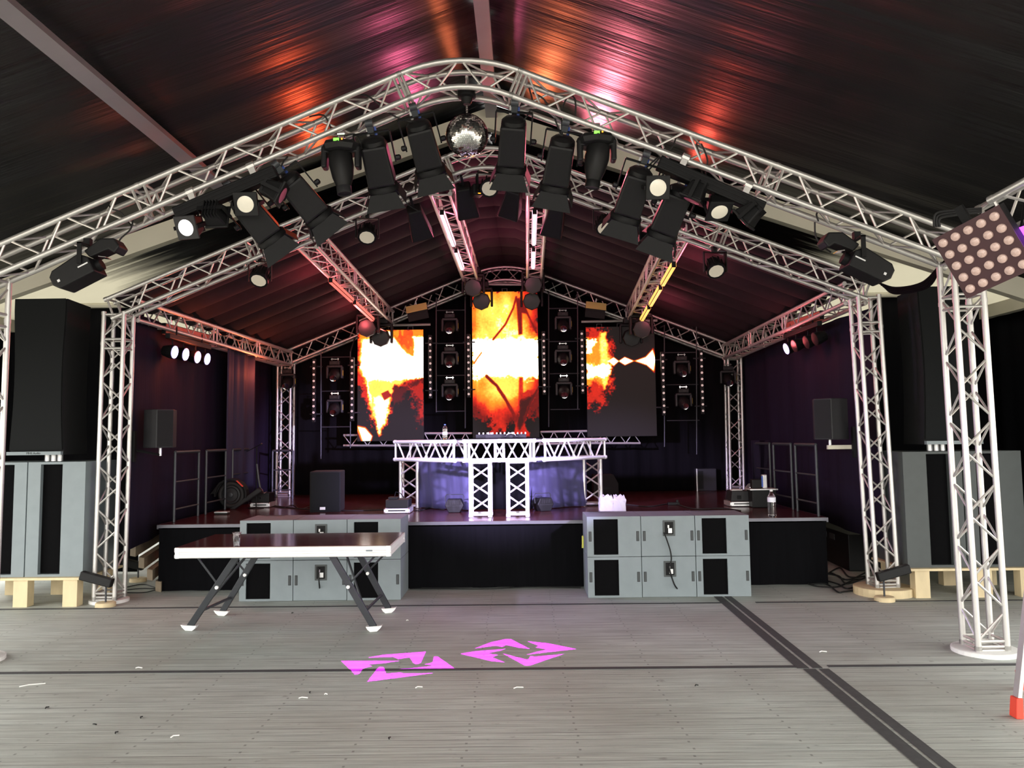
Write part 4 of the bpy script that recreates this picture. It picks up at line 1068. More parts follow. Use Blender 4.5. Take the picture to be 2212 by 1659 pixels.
# ------------------------------------------------------------------ things standing on the stage
def cab_speaker(name, label, x0, x1, Y, D, zb, zt_, turn=0, mt='speaker_black'):
    t = thing(name, label, 'loudspeaker', ((x0 + x1) / 2, Y + D / 2, zb), (0, 0, turn)); w_, h = x1 - x0, zt_ - zb
    obj('cabinet', MB().box((0, 0, h / 2), (w_, D, h)), mt, t, bev=.012)
    obj('grille', MB().box((0, -D / 2 - .006, h / 2), (w_ - .03, .014, h - .03)), 'speaker_grille', t, bev=.004)
    return t, w_, h
a, b_ = G(707, 1092, ZS), G(775, 1094, ZS)
t, w_, h = cab_speaker('subwoofer', 'large black subwoofer standing on the left of the stage', a.x, a.x + .40, 10.95, .5, ZS, ZS + .53, .10)
obj('badge', MB().box((-.03, -.266, .05), (.07, .004, .035)), 'plug_white', t, label='white badge')
# bubble machines
def bubble_machine(label, px, py, turn, front):
    g_ = G(px, py, ZS); t = thing('bubble_machine', label, 'effect machine', (g_.x, g_.y + .1, ZS), (0, 0, turn))
    hx = [(.10 * math.sin(k * pi / 3 + pi / 6) * 1.35, .10 + .098 * math.cos(k * pi / 3 + pi / 6)) for k in range(6)]
    hx = [(-.07, 0), (.07, 0), (.12, .09), (.085, .17), (-.085, .17), (-.12, .09)]
    obj('body', MB().prism(hx, .17, T(0, -.085, 0)), 'black_plastic', t, bev=.008)
    v_ = MB()
    for k in range(5): v_.box((-.05 + .025 * k, -.087, .125), (.014, .006, .05))
    v_.box((0, -.087, .085), (.2, .008, .008)); obj('front_vents', v_, 'grey_plastic', t)
    hd = MB().sweep([(-.115, 0, .1), (-.12, 0, .2), (-.105, 0, .225), (.105, 0, .225), (.12, 0, .2), (.115, 0, .1)], .005, 6); obj('handle', hd, 'steel_grey', t, smooth=True)
bubble_machine('black six-sided bubble machine in front of the left drape of the booth', 981, 1108, 0, 1)
bubble_machine('black six-sided bubble machine, turned sideways, in front of the right drape of the booth', 1173, 1105, .5, 1)
def rack_case(label, px, py, w_, D, hl, hb, top):
    g_ = G(px, py, ZS); t = thing('flight_case', label, 'flight case', (g_.x, g_.y + D / 2, ZS))
    obj('tray', MB().box((0, 0, hl / 2 + .008), (w_, D, hl)), 'case_silver', t, bev=.006)
    obj('tray_slot', MB().box((0, -D / 2 - .002, hl / 2 + .01), (w_ * .66, .004, .014)), 'black_metal', t)
    for sx in (-1, 1):
        for sz in (0, 1): obj('ball_corner', MB(T(sx * (w_ / 2 - .012), -D / 2 + .01, .02 + sz * (hl - .02))).lathe([(.001, -.016), (.016, 0), (.001, .016)], 8), 'chrome', t, smooth=True)
    return t, g_
def device(label, name, cat, g_, D, zb, w_, dd, h, m_, slope=0):
    t = thing(name, label, cat, (g_.x, g_.y + D / 2, zb))
    obj('body', MB().hull([(-w_ / 2, -dd / 2, 0), (w_ / 2, -dd / 2, 0), (w_ / 2, dd / 2, 0), (-w_ / 2, dd / 2, 0)], [(-w_ / 2 + slope, -dd / 2 + slope, h), (w_ / 2 - slope, -dd / 2 + slope, h), (w_ / 2 - slope, dd / 2, h), (-w_ / 2 + slope, dd / 2, h)]), m_, t, bev=.005); return t
t, g_ = rack_case('flight case tray with silver edges on the stage left of the booth', 857, 1110, .33, .36, .06, 0, 0)
t = device('dark fog machine with a red-lit top on the silver tray left of the booth', 'fog_machine', 'fog machine', g_, .36, ZS + .075, .29, .33, .10, 'black_plastic')
obj('fluid_tank', MB().box((-.06, -.05, .115), (.12, .12, .03)), 'black_metal', t, bev=.004)
obj('hose', MB().sweep([(-.05, -.03, .13), (-.04, 0, .19), (.02, .02, .17), (.06, .04, .11)], .006, 6), 'black_metal', t, smooth=True)
t, g_ = rack_case('flight case tray with silver edges at the foot of the right back tower', 1602, 1095, .30, .34, .06, 0, 0)
t = device('dark sloping fog machine on the silver tray at the right', 'fog_machine', 'fog machine', g_, .34, ZS + .075, .26, .3, .13, 'grey_plastic', .02)
obj('power_socket', MB().box((-.02, -.148, .05), (.05, .01, .05)), 'black_metal', t)
obj('papers', MB().box((-.02, 0, .138), (.14, .1, .012)), 'paper_white', t)
t, g_ = rack_case('flight case tray with silver edges behind the electric scooter', 561, 1097, .28, .3, .06, 0, 0)
t = device('black fog machine on the silver tray behind the electric scooter', 'fog_machine', 'fog machine', g_, .3, ZS + .075, .25, .26, .13, 'black_plastic')
obj('dial', MB(T(0, -.131, .06) @ R(90, 'X')).lathe([(.008, 0), (.012, .004), (.018, 0)], 12), 'grey_plastic', t)
# electric scooter / wheel with mudguard lying by the rail
g_ = G(500, 1100, ZS); wc = V((g_.x, g_.y, ZS + .205))
t = thing('folded_scooter', 'folded black scooter with a big wheel beside the left railing', 'scooter', (wc.x, wc.y, ZS))
A = T(0, 0, .2) @ R(90, 'X')
tr_ = MB(A); prof = [(.115 + .03 * math.cos(a_ * pi / 6), .045 * math.sin(a_ * pi / 6)) for a_ in range(12)]
prof = [(.155 + .035 * math.cos(k * pi / 6), .045 * math.sin(k * pi / 6)) for k in range(13)]
obj('tyre', tr_.lathe(prof, 32), 'rubber', t, smooth=True)
obj('rim', MB(A).lathe([(.125, -.03), (.13, 0), (.125, .03), (.105, .034), (.09, .02), (.02, .022), (.001, .03)], 28), 'grey_plastic', t, smooth=True)
obj('hub', MB(A).lathe([(.03, -.04), (.03, .045), (.001, .05)], 14), 'steel_grey', t, smooth=True)
gd = MB()
for k in range(14):
    a0, a1 = math.radians(-10 + k * 14), math.radians(-10 + (k + 1) * 14)
    r0 = .205; th = .022
    gd.hull([(r0 * math.cos(a0), -.06, .2 + r0 * math.sin(a0)), (r0 * math.cos(a1), -.06, .2 + r0 * math.sin(a1)), (r0 * math.cos(a1), .06, .2 + r0 * math.sin(a1)), (r0 * math.cos(a0), .06, .2 + r0 * math.sin(a0))],
            [((r0 + th) * math.cos(a0), -.06, .2 + (r0 + th) * math.sin(a0)), ((r0 + th) * math.cos(a1), -.06, .2 + (r0 + th) * math.sin(a1)), ((r0 + th) * math.cos(a1), .06, .2 + (r0 + th) * math.sin(a1)), ((r0 + th) * math.cos(a0), .06, .2 + (r0 + th) * math.sin(a0))])
obj('mudguard', gd, 'black_plastic', t)
obj('number_plate_flap', MB().prism([(-.29, .21), (-.20, .22), (-.10, .41), (-.17, .37)], .02, T(0, -.03, 0)), 'black_plastic', t)
obj('red_reflector', MB().hull([(.08, -.075, .395), (.10, -.075, .40), (.185, -.075, .32), (.17, -.075, .31)], [(.08, -.06, .395), (.10, -.06, .40), (.185, -.06, .32), (.17, -.06, .31)]), 'red_rubber', t, label='red rear light')
obj('deck', MB().hull([(-.02, -.04, 0), (.05, -.04, -.03 + .03), (.44, -.04, .25), (.37, -.04, .29)], [(-.02, .05, 0), (.05, .05, 0), (.44, .05, .25), (.37, .05, .29)]), 'grey_plastic', t, bev=.01)
hb = MB().sweep([(.40, 0, .27), (.37, 0, .42), (.345, 0, .62)], .016, 8); obj('stem', hb, 'steel_grey', t, smooth=True)
obj('latch', MB().sweep([(.40, -.04, .30), (.43, -.04, .27), (.46, -.04, .22), (.50, -.04, .24)], .008, 6), 'chrome', t, smooth=True)
g_ = G(476, 1112, ZS); t = thing('small_tray', 'flat silver-edged tray lying beside the scooter wheel', 'tray', (g_.x, g_.y + .06, ZS)); obj('tray', MB().box((0, 0, .03), (.17, .1, .015)), 'case_silver', t); obj('foot', MB().box((0, 0, .011), (.16, .09, .022)), 'black_plastic', t)
# mic stand
p = G(553, 1098, ZS); t = thing('microphone_stand', 'thin microphone stand with boom behind the left railing', 'microphone stand', (p.x, p.y, ZS))
h1 = F(556, 966, p.y).z - ZS
obj('pole', MB().tube((0, 0, .012), (0, 0, h1), .008, 8), 'black_metal', t, smooth=True); obj('foot', MB().lathe([(.11, 0), (.11, .01), (.02, .02)], 16), 'black_metal', t, smooth=True)
bm = MB().tube((-.14, 0, h1 - .06), (.06, 0, h1 + .04), .006, 6); o = obj('boom', bm, 'black_metal', t, smooth=True); obj('microphone', MB(T(.065, 0, h1 + .045)).lathe([(.001, -.02), (.02, 0), (.001, .02)], 10), 'steel_grey', t, smooth=True)
# monitor wedge right of the booth, dark case at the back
g_ = G(1310, 1072, ZS); t = thing('monitor_wedge', 'black monitor wedge half hidden behind the right end of the booth', 'loudspeaker', (g_.x, g_.y + .2, ZS))
obj('cabinet', MB().prism([(-.2, 0), (.2, 0), (.2, .2), (.12, .34), (-.2, .34)], .34, T(0, -.17, 0)), 'speaker_black', t, bev=.012); obj('handle', MB().box((0, -.172, .12), (.12, .004, .04)), 'black_metal', t)
g_ = G(1528, 1061, ZS); t = thing('rack_case', 'dark equipment case at the back right of the stage', 'flight case', (g_.x, g_.y + .2, ZS)); obj('case', MB().box((0, 0, .19), (.34, .34, .38)), 'grey_plastic', t, bev=.01)
obj('edge', MB().box((-.165, -.172, .19), (.02, .006, .38)), 'case_silver', t); obj('side_panel', MB().box((-.1, -.173, .19), (.09, .004, .3)), 'black_metal', t)
# bags of paper
def bag(label, px, py, w_, h, inner, nrm):
    g_ = G(px, py, ZS + .0); t = thing('plastic_bag', label, 'bag', (g_.x, g_.y + .1, ZS))
    rr = random.Random(px)
    def fn(u, v):
        a_ = 2 * pi * u; z = h * v; k = (1 - .25 * max(0, v - .75) * 4) * (1 + .05 * math.sin(a_ * 5 + v * 7) + .03 * math.sin(a_ * 11 + v * 15)); s4 = max(abs(math.cos(a_)), abs(math.sin(a_)))
        return (w_ / 2 * math.cos(a_) / s4 * k, .09 * math.sin(a_) / s4 * k, z + .012 * math.sin(a_ * 7) * (v > .9))
    obj('bag_film', MB().grid(fn, 48, 14), 'bag_plastic', t, smooth=True)
    obj('paper_rolls', MB().box((0, 0, h * .42 + .003), (w_ * .8, .13, h * .78)), inner, t, bev=.02)
bag('clear plastic bag of yellowish paper, the left of two beside the booth', 1311, 1104, .17, .19, 'paper_yellow', 0)
bag('clear plastic bag of white paper, the right of two beside the booth', 1339, 1104, .16, .19, 'paper_white', 1)

# railings
def rail(label, P, Q, posts=(0, 1), ht=.82, mids=(.42, .10)):
    t = thing('guard_rail', label, 'railing', tuple(P), group='railings along the stage sides')
    u = MB(); z = V((0, 0, 1))
    obj('top_rail', MB().tube(P + z * ht, Q + z * ht, .019, 8), 'steel_grey', t, world=True, smooth=True)
    for s in posts: obj('post', MB().tube(P.lerp(Q, s) + z * .003, P.lerp(Q, s) + z * ht, .017, 8), 'steel_grey', t, world=True, smooth=True)
    for k in mids: obj('cross_rail', MB().tube(P + z * (k + .05), Q + z * (k + .05), .011, 6), 'steel_grey', t, world=True, smooth=True)
def onX(X, px): return X / (px - 1125) * 1790
for k, (pa, pb) in enumerate(((375, 430), (443, 488), (500, 538))):
    Ya, Yb_ = [4.1 * 1790 / (1125 - q) for q in (pa, pb)]
    rail('dark grey railing on the left stage edge, the ' + ('front', 'middle', 'rear')[k] + ' section', V((-4.08 - .0 * k, Ya, ZS)), V((-4.10, Yb_, ZS)))
for k, (pa, pb) in enumerate(((1762, 1718), (1708, 1671), (1662, 1632))):
    Ya, Yb_ = [3.41 * 1790 / (q - 1125) for q in (pa, pb)]
    rail('dark grey railing on the right stage edge, the ' + ('front', 'middle', 'rear')[k] + ' section', V((3.40, Ya + .05, ZS)), V((3.38, Yb_, ZS)))
a, b_ = F(588, 1076, 13.4), F(632, 1076, 13.4); a.z = b_.z = ZS
rail('short dark railing in front of the left back tower', a, b_, (0, 1), .78)
# hose/cloth over rail right: pale violet cloth hanging
g_ = F(1640, 1000, 12.0)
tag(obj('hanging_cloth', MB().grid(lambda u, v: (g_.x - .10 + .2 * u + .05 * v * u, 12.0 + .03 * math.sin(u * 9 + v), 1.05 + .57 * v), 10, 8), 'curtain_cloth', smooth=True, solid=.004), 'violet cloth end hanging beside the right back railing', 'cloth')
# work lamp and clutter at right of the stage
g_ = G(1632, 1092, ZS); t = thing('work_lamp', 'bright work lamp glowing behind the right fog machine', 'lamp', (g_.x, g_.y + .25, ZS))
A = T(0, 0, .20) @ R(65, 'X') @ R(25, 'Y')
obj('reflector', MB(A).lathe([(.03, -.08), (.05, -.06), (.075, .03), (.07, .03)], 16), 'case_silver', t, smooth=True); obj('bulb', MB(A).lathe([(.001, .04), (.045, .02), (.05, -.02)], 14), 'lamp_glass', t, smooth=True)
obj('stand', MB().tube((0, .03, 0), (0, .03, .19), .012, 6), 'black_metal', t)
g_ = G(1662, 1100, ZS)
t = thing('stacked_board', 'pale board lying on dark cases right of the work lamp', 'board', (g_.x, g_.y + .35, ZS)); obj('board', MB().box((0, 0, .235), (.36, .3, .015)), 'case_silver', t); obj('case', MB().box((0, 0, .113), (.30, .26, .226)), 'black_plastic', t, bev=.01)
t = thing('tool_box', 'small black and silver device on the pale board', 'device', (g_.x - .02, g_.y + .32, ZS + .244)); obj('body', MB().box((-.05, 0, .06), (.13, .1, .12)), 'black_plastic', t, bev=.01)
obj('front_plate', MB().box((.06, 0, .09), (.06, .08, .18)), 'case_silver', t, bev=.01); obj('display', MB().box((.02, -.045, .09), (.02, .012, .14)), 'plug_blue', t)

# cables: one object per cable or bundle
def cable(label, pts, r=.008, m_='rubber', n=8, name='cable', wob=.0, group=None):
    P = [V(p) for p in pts]; out = []
    for i in range(len(P) - 1):
        p0, p1, p2, p3 = P[max(i - 1, 0)], P[i], P[i + 1], P[min(i + 2, len(P) - 1)]
        for k in range(n):
            t_ = k / n; out.append(.5 * ((2 * p1) + (p2 - p0) * t_ + (2 * p0 - 5 * p1 + 4 * p2 - p3) * t_ * t_ + (3 * p1 - p0 - 3 * p2 + p3) * t_ ** 3))
    out.append(P[-1])
    o = obj(name, MB().sweep(out, r, 6), m_, smooth=True); return tag(o, label, 'cable', group)
def gs(pts, z): return [G(x, y, z) for x, y in pts]
cable('black cable snaking across the left of the stage deck', gs([(588, 1092), (640, 1098), (700, 1101), (760, 1103), (830, 1101), (860, 1100)], ZS + .008))
cable('thin wavy cable behind the first on the left stage deck', gs([(585, 1092), (612, 1097), (632, 1091), (650, 1099), (680, 1091), (705, 1094)], ZS + .007), .006)
cable('black cable along the deck right of the paper bags', gs([(1270, 1092), (1330, 1088), (1400, 1094), (1450, 1088), (1500, 1099), (1560, 1098), (1600, 1103)], ZS + .008))
cable('cable from the booth foot to the left drape', gs([(885, 1098), (905, 1103), (930, 1097), (960, 1101)], ZS + .008), .007)
p = G(1455, 1091, ZS); t = thing('socket_block', 'black multi-socket block among the cables right of the bags', 'socket', tuple(p)); obj('block', MB().box((0, 0, .02), (.16, .07, .04)), 'black_plastic', t, bev=.006); obj('plug', MB().box((.05, 0, .055), (.03, .03, .03)), 'black_plastic', t)
p = G(700, 1097, ZS); t = thing('socket_block', 'flat black socket block at the foot of the stage subwoofer', 'socket', tuple(p)); obj('block', MB().box((0, -.03, .015), (.2, .06, .03)), 'black_plastic', t, bev=.006)
rr = random.Random(5)
for k in range(6):
    x0 = 1700 + rr.uniform(-8, 20); pts = [(x0 - 10, 1240 + 8 * k)]
    for q in range(5): pts.append((1745 + q * 30 + rr.uniform(-10, 10), 1235 + 7 * k + rr.uniform(-9, 12)))
    pts = [(max(1778, a_) if b2 < 1245 else a_, b2) for a_, b2 in pts[1:]]
    cable('black cable of the tangle on the floor between stage and right arch tower', gs(pts, .012), .009, group='cable tangle right of the stage')
for k in range(3):
    cable('thin black cable running along the foot of the stage skirt', gs([(885, 1266 + 3 * k), (960, 1268 + 2 * k), (1060, 1264 + 4 * k), (1150, 1268), (1255, 1264 + 3 * k)], .008), .006, group='cables along the stage skirt')
for k in range(3):
    cable('thin black cable on the floor left of the stage', gs([(275, 1268 + 6 * k), (310, 1262 + 9 * k), (340, 1270 + 2 * k), (375, 1266 + 3 * k), (460, 1268 + 2 * k), (510, 1272)], .008), .006, group='cables left of the stage')
# cables hanging on the front arch
def hc(label, pts, r=.007, Y=Y1, g='cables looped along the front arch'): cable(label, [F(x, y, Y + (dy[0] if dy else 0)) for x, y, *dy in pts], r, group=g)
lab = 'black cable looping from the front arch beside a lamp'
for pts in ([(735, 212), (790, 206), (850, 250), (905, 268)], [(668, 252), (700, 250), (720, 285), (745, 300)], [(785, 325), (778, 305), (766, 290), (735, 296)], [(1143, 190), (1150, 225), (1135, 255), (1116, 268)],
            [(1215, 300), (1214, 240), (1228, 208), (1242, 215), (1243, 250)], [(1215, 300), (1196, 252), (1175, 215), (1150, 200)], [(1390, 370), (1415, 345), (1450, 320), (1462, 290)], [(1395, 375), (1425, 340), (1436, 320)],
            [(1517, 375), (1512, 340), (1505, 310), (1520, 300)], [(1524, 380), (1528, 345), (1515, 310)], [(285, 490), (262, 460), (240, 450), (232, 435)], [(262, 545), (258, 520), (282, 495), (288, 470)],
            [(1760, 480), (1762, 510), (1775, 530), (1795, 545)], [(1768, 478), (1764, 462), (1775, 455), (1800, 450)], [(460, 370), (470, 380), (480, 395), (490, 410)], [(610, 385), (607, 365), (612, 350), (622, 338)]):
    hc(lab, pts)
for k in range(4):
    cable('dark cable of the bundle sagging from the right stage corner to the front arch', [F(1900 + 4 * k, 612 + 3 * k, 8.9), F(1935, 622 + 4 * k, 8.2), F(1990 + 4 * k, 612 + 3 * k, 7.5), F(2030, 575 + 2 * k, 6.8), F(2060, 545, 6.5)], .012, 'black_cloth', group='cable bundle at the right stage corner')
for (px, py) in ((905, 470), (1110, 425), (1205, 460)):
    cable('pinkish power lead of a dark lamp under the stage arch', [F(px - 20, py - 60, 8.9), F(px - 28, py - 35, 8.9), F(px - 15, py - 22, 8.95), F(px - 2, py - 15, 9.0)], .006, 'grey_plastic', group='leads of the dark stage lamps')

# ------------------------------------------------------------------ grey subwoofers in front of the stage
CW, CHt, CD = .575, .425, .60
def grey_cab(kind):
    t = thing('grey_subwoofer', 'x', 'loudspeaker')
    w_ = CW - .006
    if kind == 'port':
        px0, px1 = -.215, .045; z0, z1 = .022, CHt - .03
        b_ = MB(); xl_, xr2 = -w_ / 2, w_ / 2
        b_.box(((xl_ + px0) / 2, 0, CHt / 2), (px0 - xl_, CD, CHt - .004)); b_.box(((px1 + xr2) / 2, 0, CHt / 2), (xr2 - px1, CD, CHt - .004))
        b_.box(((px0 + px1) / 2, 0, z0 / 2 + .001), (px1 - px0, CD, z0)); b_.box(((px0 + px1) / 2, 0, (z1 + CHt - .002) / 2), (px1 - px0, CD, CHt - .002 - z1)); b_.box(((px0 + px1) / 2, CD / 2 - .05, CHt / 2), (px1 - px0, .1, CHt - .004))
        obj('cabinet', b_, 'cabinet_grey', t)
        obj('port_grille', MB().box(((px0 + px1) / 2, -CD / 2 + .03, (z0 + z1) / 2), (px1 - px0, .02, z1 - z0)), 'foam_black', t)
    else:
        obj('cabinet', MB().box((0, 0, CHt / 2), (w_, CD, CHt - .004)), 'cabinet_grey', t, bev=.004)
        p = obj('connector_dish', MB().box((0.01, -CD / 2 - .002, .295), (.13, .008, .165)), 'cabinet_dark', t, bev=.006)
        obj('dish_recess', MB().box((0.01, -CD / 2 - .005, .295), (.09, .008, .13)), 'black_metal', p)
        obj('connector', MB().box((.02, -CD / 2 - .012, .27), (.04, .012, .05)), 'case_silver', p); obj('plug', MB().tube((.0, -CD / 2 - .02, .33), (.0, -CD / 2 - .02, .30), .011, 8), 'chrome', p, smooth=True)
    for s in (-1, 1):
        h_ = obj('handle', MB().box((s * (w_ / 2 - .032), -CD / 2 - .001, .215), (.030, .006, .105)), 'handle_dark', t, bev=.003)
        obj('grip', MB().box((s * (w_ / 2 - .032), -CD / 2 - .005, .215), (.008, .006, .09)), 'cabinet_dark', h_)
    return t
cabP, cabC = grey_cab('port'), grey_cab('conn'); uP, uC = [], []
def pile(x0, xr, Yf_, side):
    for lv in range(2):
        for k in range(3):
            cx_ = x0 + (k + .5) * CW; pr = (cabP, uP) if k != 1 else (cabC, uC)
            if k == 2: Mx = T(cx_, Yf_ + CD / 2, lv * (CHt + .001))
            else: Mx = T(cx_, Yf_ + CD / 2, lv * (CHt + .001))
            lab = 'grey %s subwoofer %s in the %s row of the %s pile' % ('port' if k != 1 else 'connector-side', ('at the left end', 'in the middle', 'at the right end')[k], ('bottom', 'top')[lv], side)
            o = place(pr[0], pr[1], Mx, lab, 'grey subwoofers stacked before the stage')
pile(F(1270, 1283, 8.93).x, 0, 8.93, 'right'); pile(F(517, 1289, 8.95).x, 0, 8.93, 'left')
def subcab(px, py, label, pts): cable(label, [F(x, y, 8.90) for x, y in pts], .007)
cable('grey cable hanging from the upper connector of the right subwoofer pile', [F(x, y, 8.895) for x, y in ((1434, 1150), (1440, 1165), (1448, 1190), (1450, 1210), (1445, 1225))], .007, 'black_plastic')
cable('grey cable hanging from the lower connector of the right subwoofer pile to the floor', [F(x, y, 8.895) for x, y in ((1445, 1225), (1452, 1250), (1460, 1268))] + [G(1475, 1281, .01), G(1500, 1284, .01)], .008, 'black_plastic')
cable('dark cable hanging from the lower connector of the left subwoofer pile to the floor', [F(x, y, 8.895) for x, y in ((686, 1225), (688, 1240), (690, 1265))] + [G(694, 1288, .01), G(715, 1291, .01)], .008, 'black_plastic')
g_ = F(1259, 1168, 9.2); t = thing('tape_roll', 'small yellow strap stuck to the left side of the right subwoofer pile', 'strap', tuple(g_)); obj('strap', MB().box((0.0, 0, 0), (.02, .05, .11)), 'scuffed_tape', t, bev=.008); obj('buckle', MB().box((-.004, -.02, -.06), (.02, .02, .03)), 'scuffed_tape', t)

# ------------------------------------------------------------------ big side stacks on wooden pallets
def side_stack(side):
    sg = -1 if side == 'left' else 1
    Ys = 8.80; X0 = F(179, 1245, Ys).x if sg < 0 else F(1961, 1235, Ys).x   # inner front edge of the stack
    W = .62; ZP = .30; hs = 1.20; D = .72
    # pallet table
    t = thing('wooden_riser', 'low pale wooden riser under the %s speaker stack' % side, 'riser', (X0 + sg * .65, Ys + .35, 0))
    obj('board', MB().box((X0 + sg * .62, Ys + .35, ZP - .012), (1.34, .85, .024)), 'wood_pale', t, world=True)
    for dx in ((.10, .62, 1.14) if sg < 0 else (.12, .76, 1.20)):
        for dy in (0.0, .7): obj('foot', MB().box((X0 + sg * dx, Ys + dy, (ZP - .025) / 2), (.15, .12, ZP - .025)), 'wood_pale', t, world=True)
    for k in range(2):
        xc = X0 + sg * (W * (k + .5) + .004 * k); w_ = W - .008
        pos = 'inner' if k == 0 else 'outer'
        t = thing('tall_subwoofer', 'tall grey subwoofer with black port strip, the %s of two in the %s stack' % (pos, side), 'loudspeaker', (xc, Ys + D / 2, ZP))
        # layout across the front measured from the inner edge: wide grey, black port, thin grey (mirrored for the outer one)
        def X(f): return xc + sg * ((f - .5) * w_) if k == 0 else xc - sg * ((f - .5) * w_)
        b_ = MB()
        def bx(f0, f1, y0, y1, z0, z1): b_.box(((X(f0) + X(f1)) / 2, (y0 + y1) / 2, (z0 + z1) / 2), (abs(X(f1) - X(f0)), y1 - y0, z1 - z0))
        bx(0, .40, Ys, Ys + D, ZP, ZP + hs); bx(.78, 1, Ys, Ys + D, ZP, ZP + hs); bx(.40, .78, Ys, Ys + D, ZP, ZP + .025); bx(.40, .78, Ys, Ys + D, ZP + hs - .025, ZP + hs); bx(.40, .78, Ys + .12, Ys + D, ZP + .025, ZP + hs - .025)
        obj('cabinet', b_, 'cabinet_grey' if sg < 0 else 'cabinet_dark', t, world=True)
        g2 = MB(); g2.box(((X(.40) + X(.78)) / 2, Ys + .06, ZP + hs / 2), (abs(X(.78) - X(.40)), .02, hs - .06)); obj('port_grille', g2, 'foam_black', t, world=True)
    # loudspeaker on top
    Yt = Ys + .05
    if sg < 0: xi, xo = F(135, 970, Yt).x, F(18, 975, Yt).x
    else: xi, xo = F(1998, 950, Yt).x, F(2120, 950, Yt).x
    zb_ = ZP + hs + .075; ztp = F(100, 645, Yt).z; h = ztp - zb_; cx_ = (xi + xo) / 2; hw = abs(xo - xi) / 2
    t = thing('tall_loudspeaker', 'tall black curved loudspeaker on top of the %s stack' % side, 'loudspeaker', (cx_, Yt + .3, zb_))
    pts = []
    n = 14; b_ = MB()
    def wd(v): return hw * (1.0 - .10 * math.sin(pi * min(1, v * 1.1)) ** 1.0 - .03 * v) + (.0 if v > .06 else .0)
    def ring(v, y0, y1, k=1): z = zb_ + h * v; w_ = wd(v) * k; return [(cx_ - w_, y0, z), (cx_ + w_, y0, z), (cx_ + w_ * .8, y1, z), (cx_ - w_ * .8, y1, z)]
    for i in range(n): b_.hull(ring(i / n, Yt + .03, Yt + .62), ring((i + 1) / n, Yt + .03, Yt + .62))
    obj('cabinet', b_, 'speaker_black', t, world=True)
    gr_ = MB()
    for i in range(n): 
        v0, v1 = .03 + .97 * i / n, .03 + .97 * (i + 1) / n
        gr_.hull([(p[0], (Yt - .0 if q < 2 else Yt + .035), p[2]) for q, p in enumerate(ring(v0, 0, 0, .985))], [(p[0], (Yt if q < 2 else Yt + .035), p[2]) for q, p in enumerate(ring(v1, 0, 0, .985))])
    obj('grille', gr_, 'speaker_grille', t, world=True)
    obj('lower_lip', MB().box((cx_, Yt - .01, zb_ + .018), (2 * hw, .05, .036)), 'cabinet_grey', t, world=True, label='grey lip with small lettering')
    if sg < 0:
        cu = bpy.data.curves.new('lettering', 'FONT'); cu.body = 'MHS Audio'; cu.size = .032; cu.extrude = .001; cu.align_x = 'CENTER'; cu.materials.append(M['black_metal'])
        tmp = bpy.data.objects.new('tmp', cu); COL.objects.link(tmp); me_ = bpy.data.meshes.new_from_object(tmp); COL.objects.unlink(tmp); bpy.data.objects.remove(tmp)
        o = bpy.data.objects.new('lettering', me_); COL.objects.link(o); o.parent = t; o.location = (0, -.3 - .036, .009); o.rotation_euler = (pi / 2, 0, 0)
    b2 = MB()
    for dx in (-.07, 0, .07): b2.tube((cx_ - sg * .06 + dx, Yt + .25, ZP + hs + .002), (cx_ - sg * .06 + dx, Yt + .25, zb_ + .005), .03, 12)
    obj('mounting_post', b2, 'case_silver', t, world=True, smooth=True)
side_stack('left'); side_stack('right')

# speakers on poles beside the stage
def pole_speaker(label, x0, x1, y0, y1, Y, sg):
    a, b_ = F(x0, y1, Y), F(x1, y0, Y); cx_ = (a.x + b_.x) / 2; t = thing('small_loudspeaker', label, 'loudspeaker', (cx_, Y, a.z)); w_, h = b_.x - a.x, b_.z - a.z
    # cabinet seen on its corner: grille faces the stage, pale side faces the hall
    k = .62
    q = [(-w_ / 2, .02), (w_ * (k - .5) * 1, -.10), (w_ / 2, .05), (w_ * .3, .30), (-w_ * .3, .34)]
    if sg > 0: q = [(-x, y) for x, y in q][::-1]
    b2 = MB().hull([(x, y, 0) for x, y in q], [(x, y, h) for x, y in q]); obj('cabinet', b2, 'grey_plastic', t, bev=.008)
    i0, i1 = (1, 2) if sg < 0 else (2, 3)
    p0, p1 = V((q[i0][0], q[i0][1], 0)), V((q[i1][0], q[i1][1], 0)); d = p1 - p0; n = V((d.y, -d.x, 0)).normalized() * .006
    obj('grille', MB().hull([p0 + n * 0 + d * .04 + V((0, 0, .015)), p1 - d * .04 + V((0, 0, .015)), p1 - d * .04 + V((0, 0, h - .015)), p0 + d * .04 + V((0, 0, h - .015))], [p0 + n + d * .04 + V((0, 0, .015)), p1 + n - d * .04 + V((0, 0, .015)), p1 + n - d * .04 + V((0, 0, h - .015)), p0 + n + d * .04 + V((0, 0, h - .015))]), 'speaker_black', t)
    pst = MB().tube((0, .1, -.09), (0, .1, .01), .017, 8); obj('post', pst, 'case_silver', t, smooth=True)
    return t, cx_, a.z
t, cx_, z = pole_speaker('black loudspeaker on a bracket right of the left arch tower', 307, 371, 884, 968, 9.25, -1)
obj('bracket', MB().tube((0, .1, -.08), (l2b.x + .14 - cx_, -.05, -.02), .016, 6), 'black_metal', t); obj('clamp_plate', MB().box((l2b.x + .15 - cx_, -.08, .02), (.03, .05, .34)), 'black_metal', t)
t, cx_, z = pole_speaker('black loudspeaker on a pale bracket left of the right stage arch tower', 1764, 1832, 860, 950, 9.25, 1)
obj('bracket', MB().box(((r2b.x - .17 - cx_) / 2, .08, -.085), (abs(r2b.x - .17 - cx_) + .08, .04, .045)), 'cream_paint', t); obj('clamp_plate', MB().box((r2b.x - .16 - cx_, -.04, -.03), (.03, .05, .34)), 'black_metal', t)

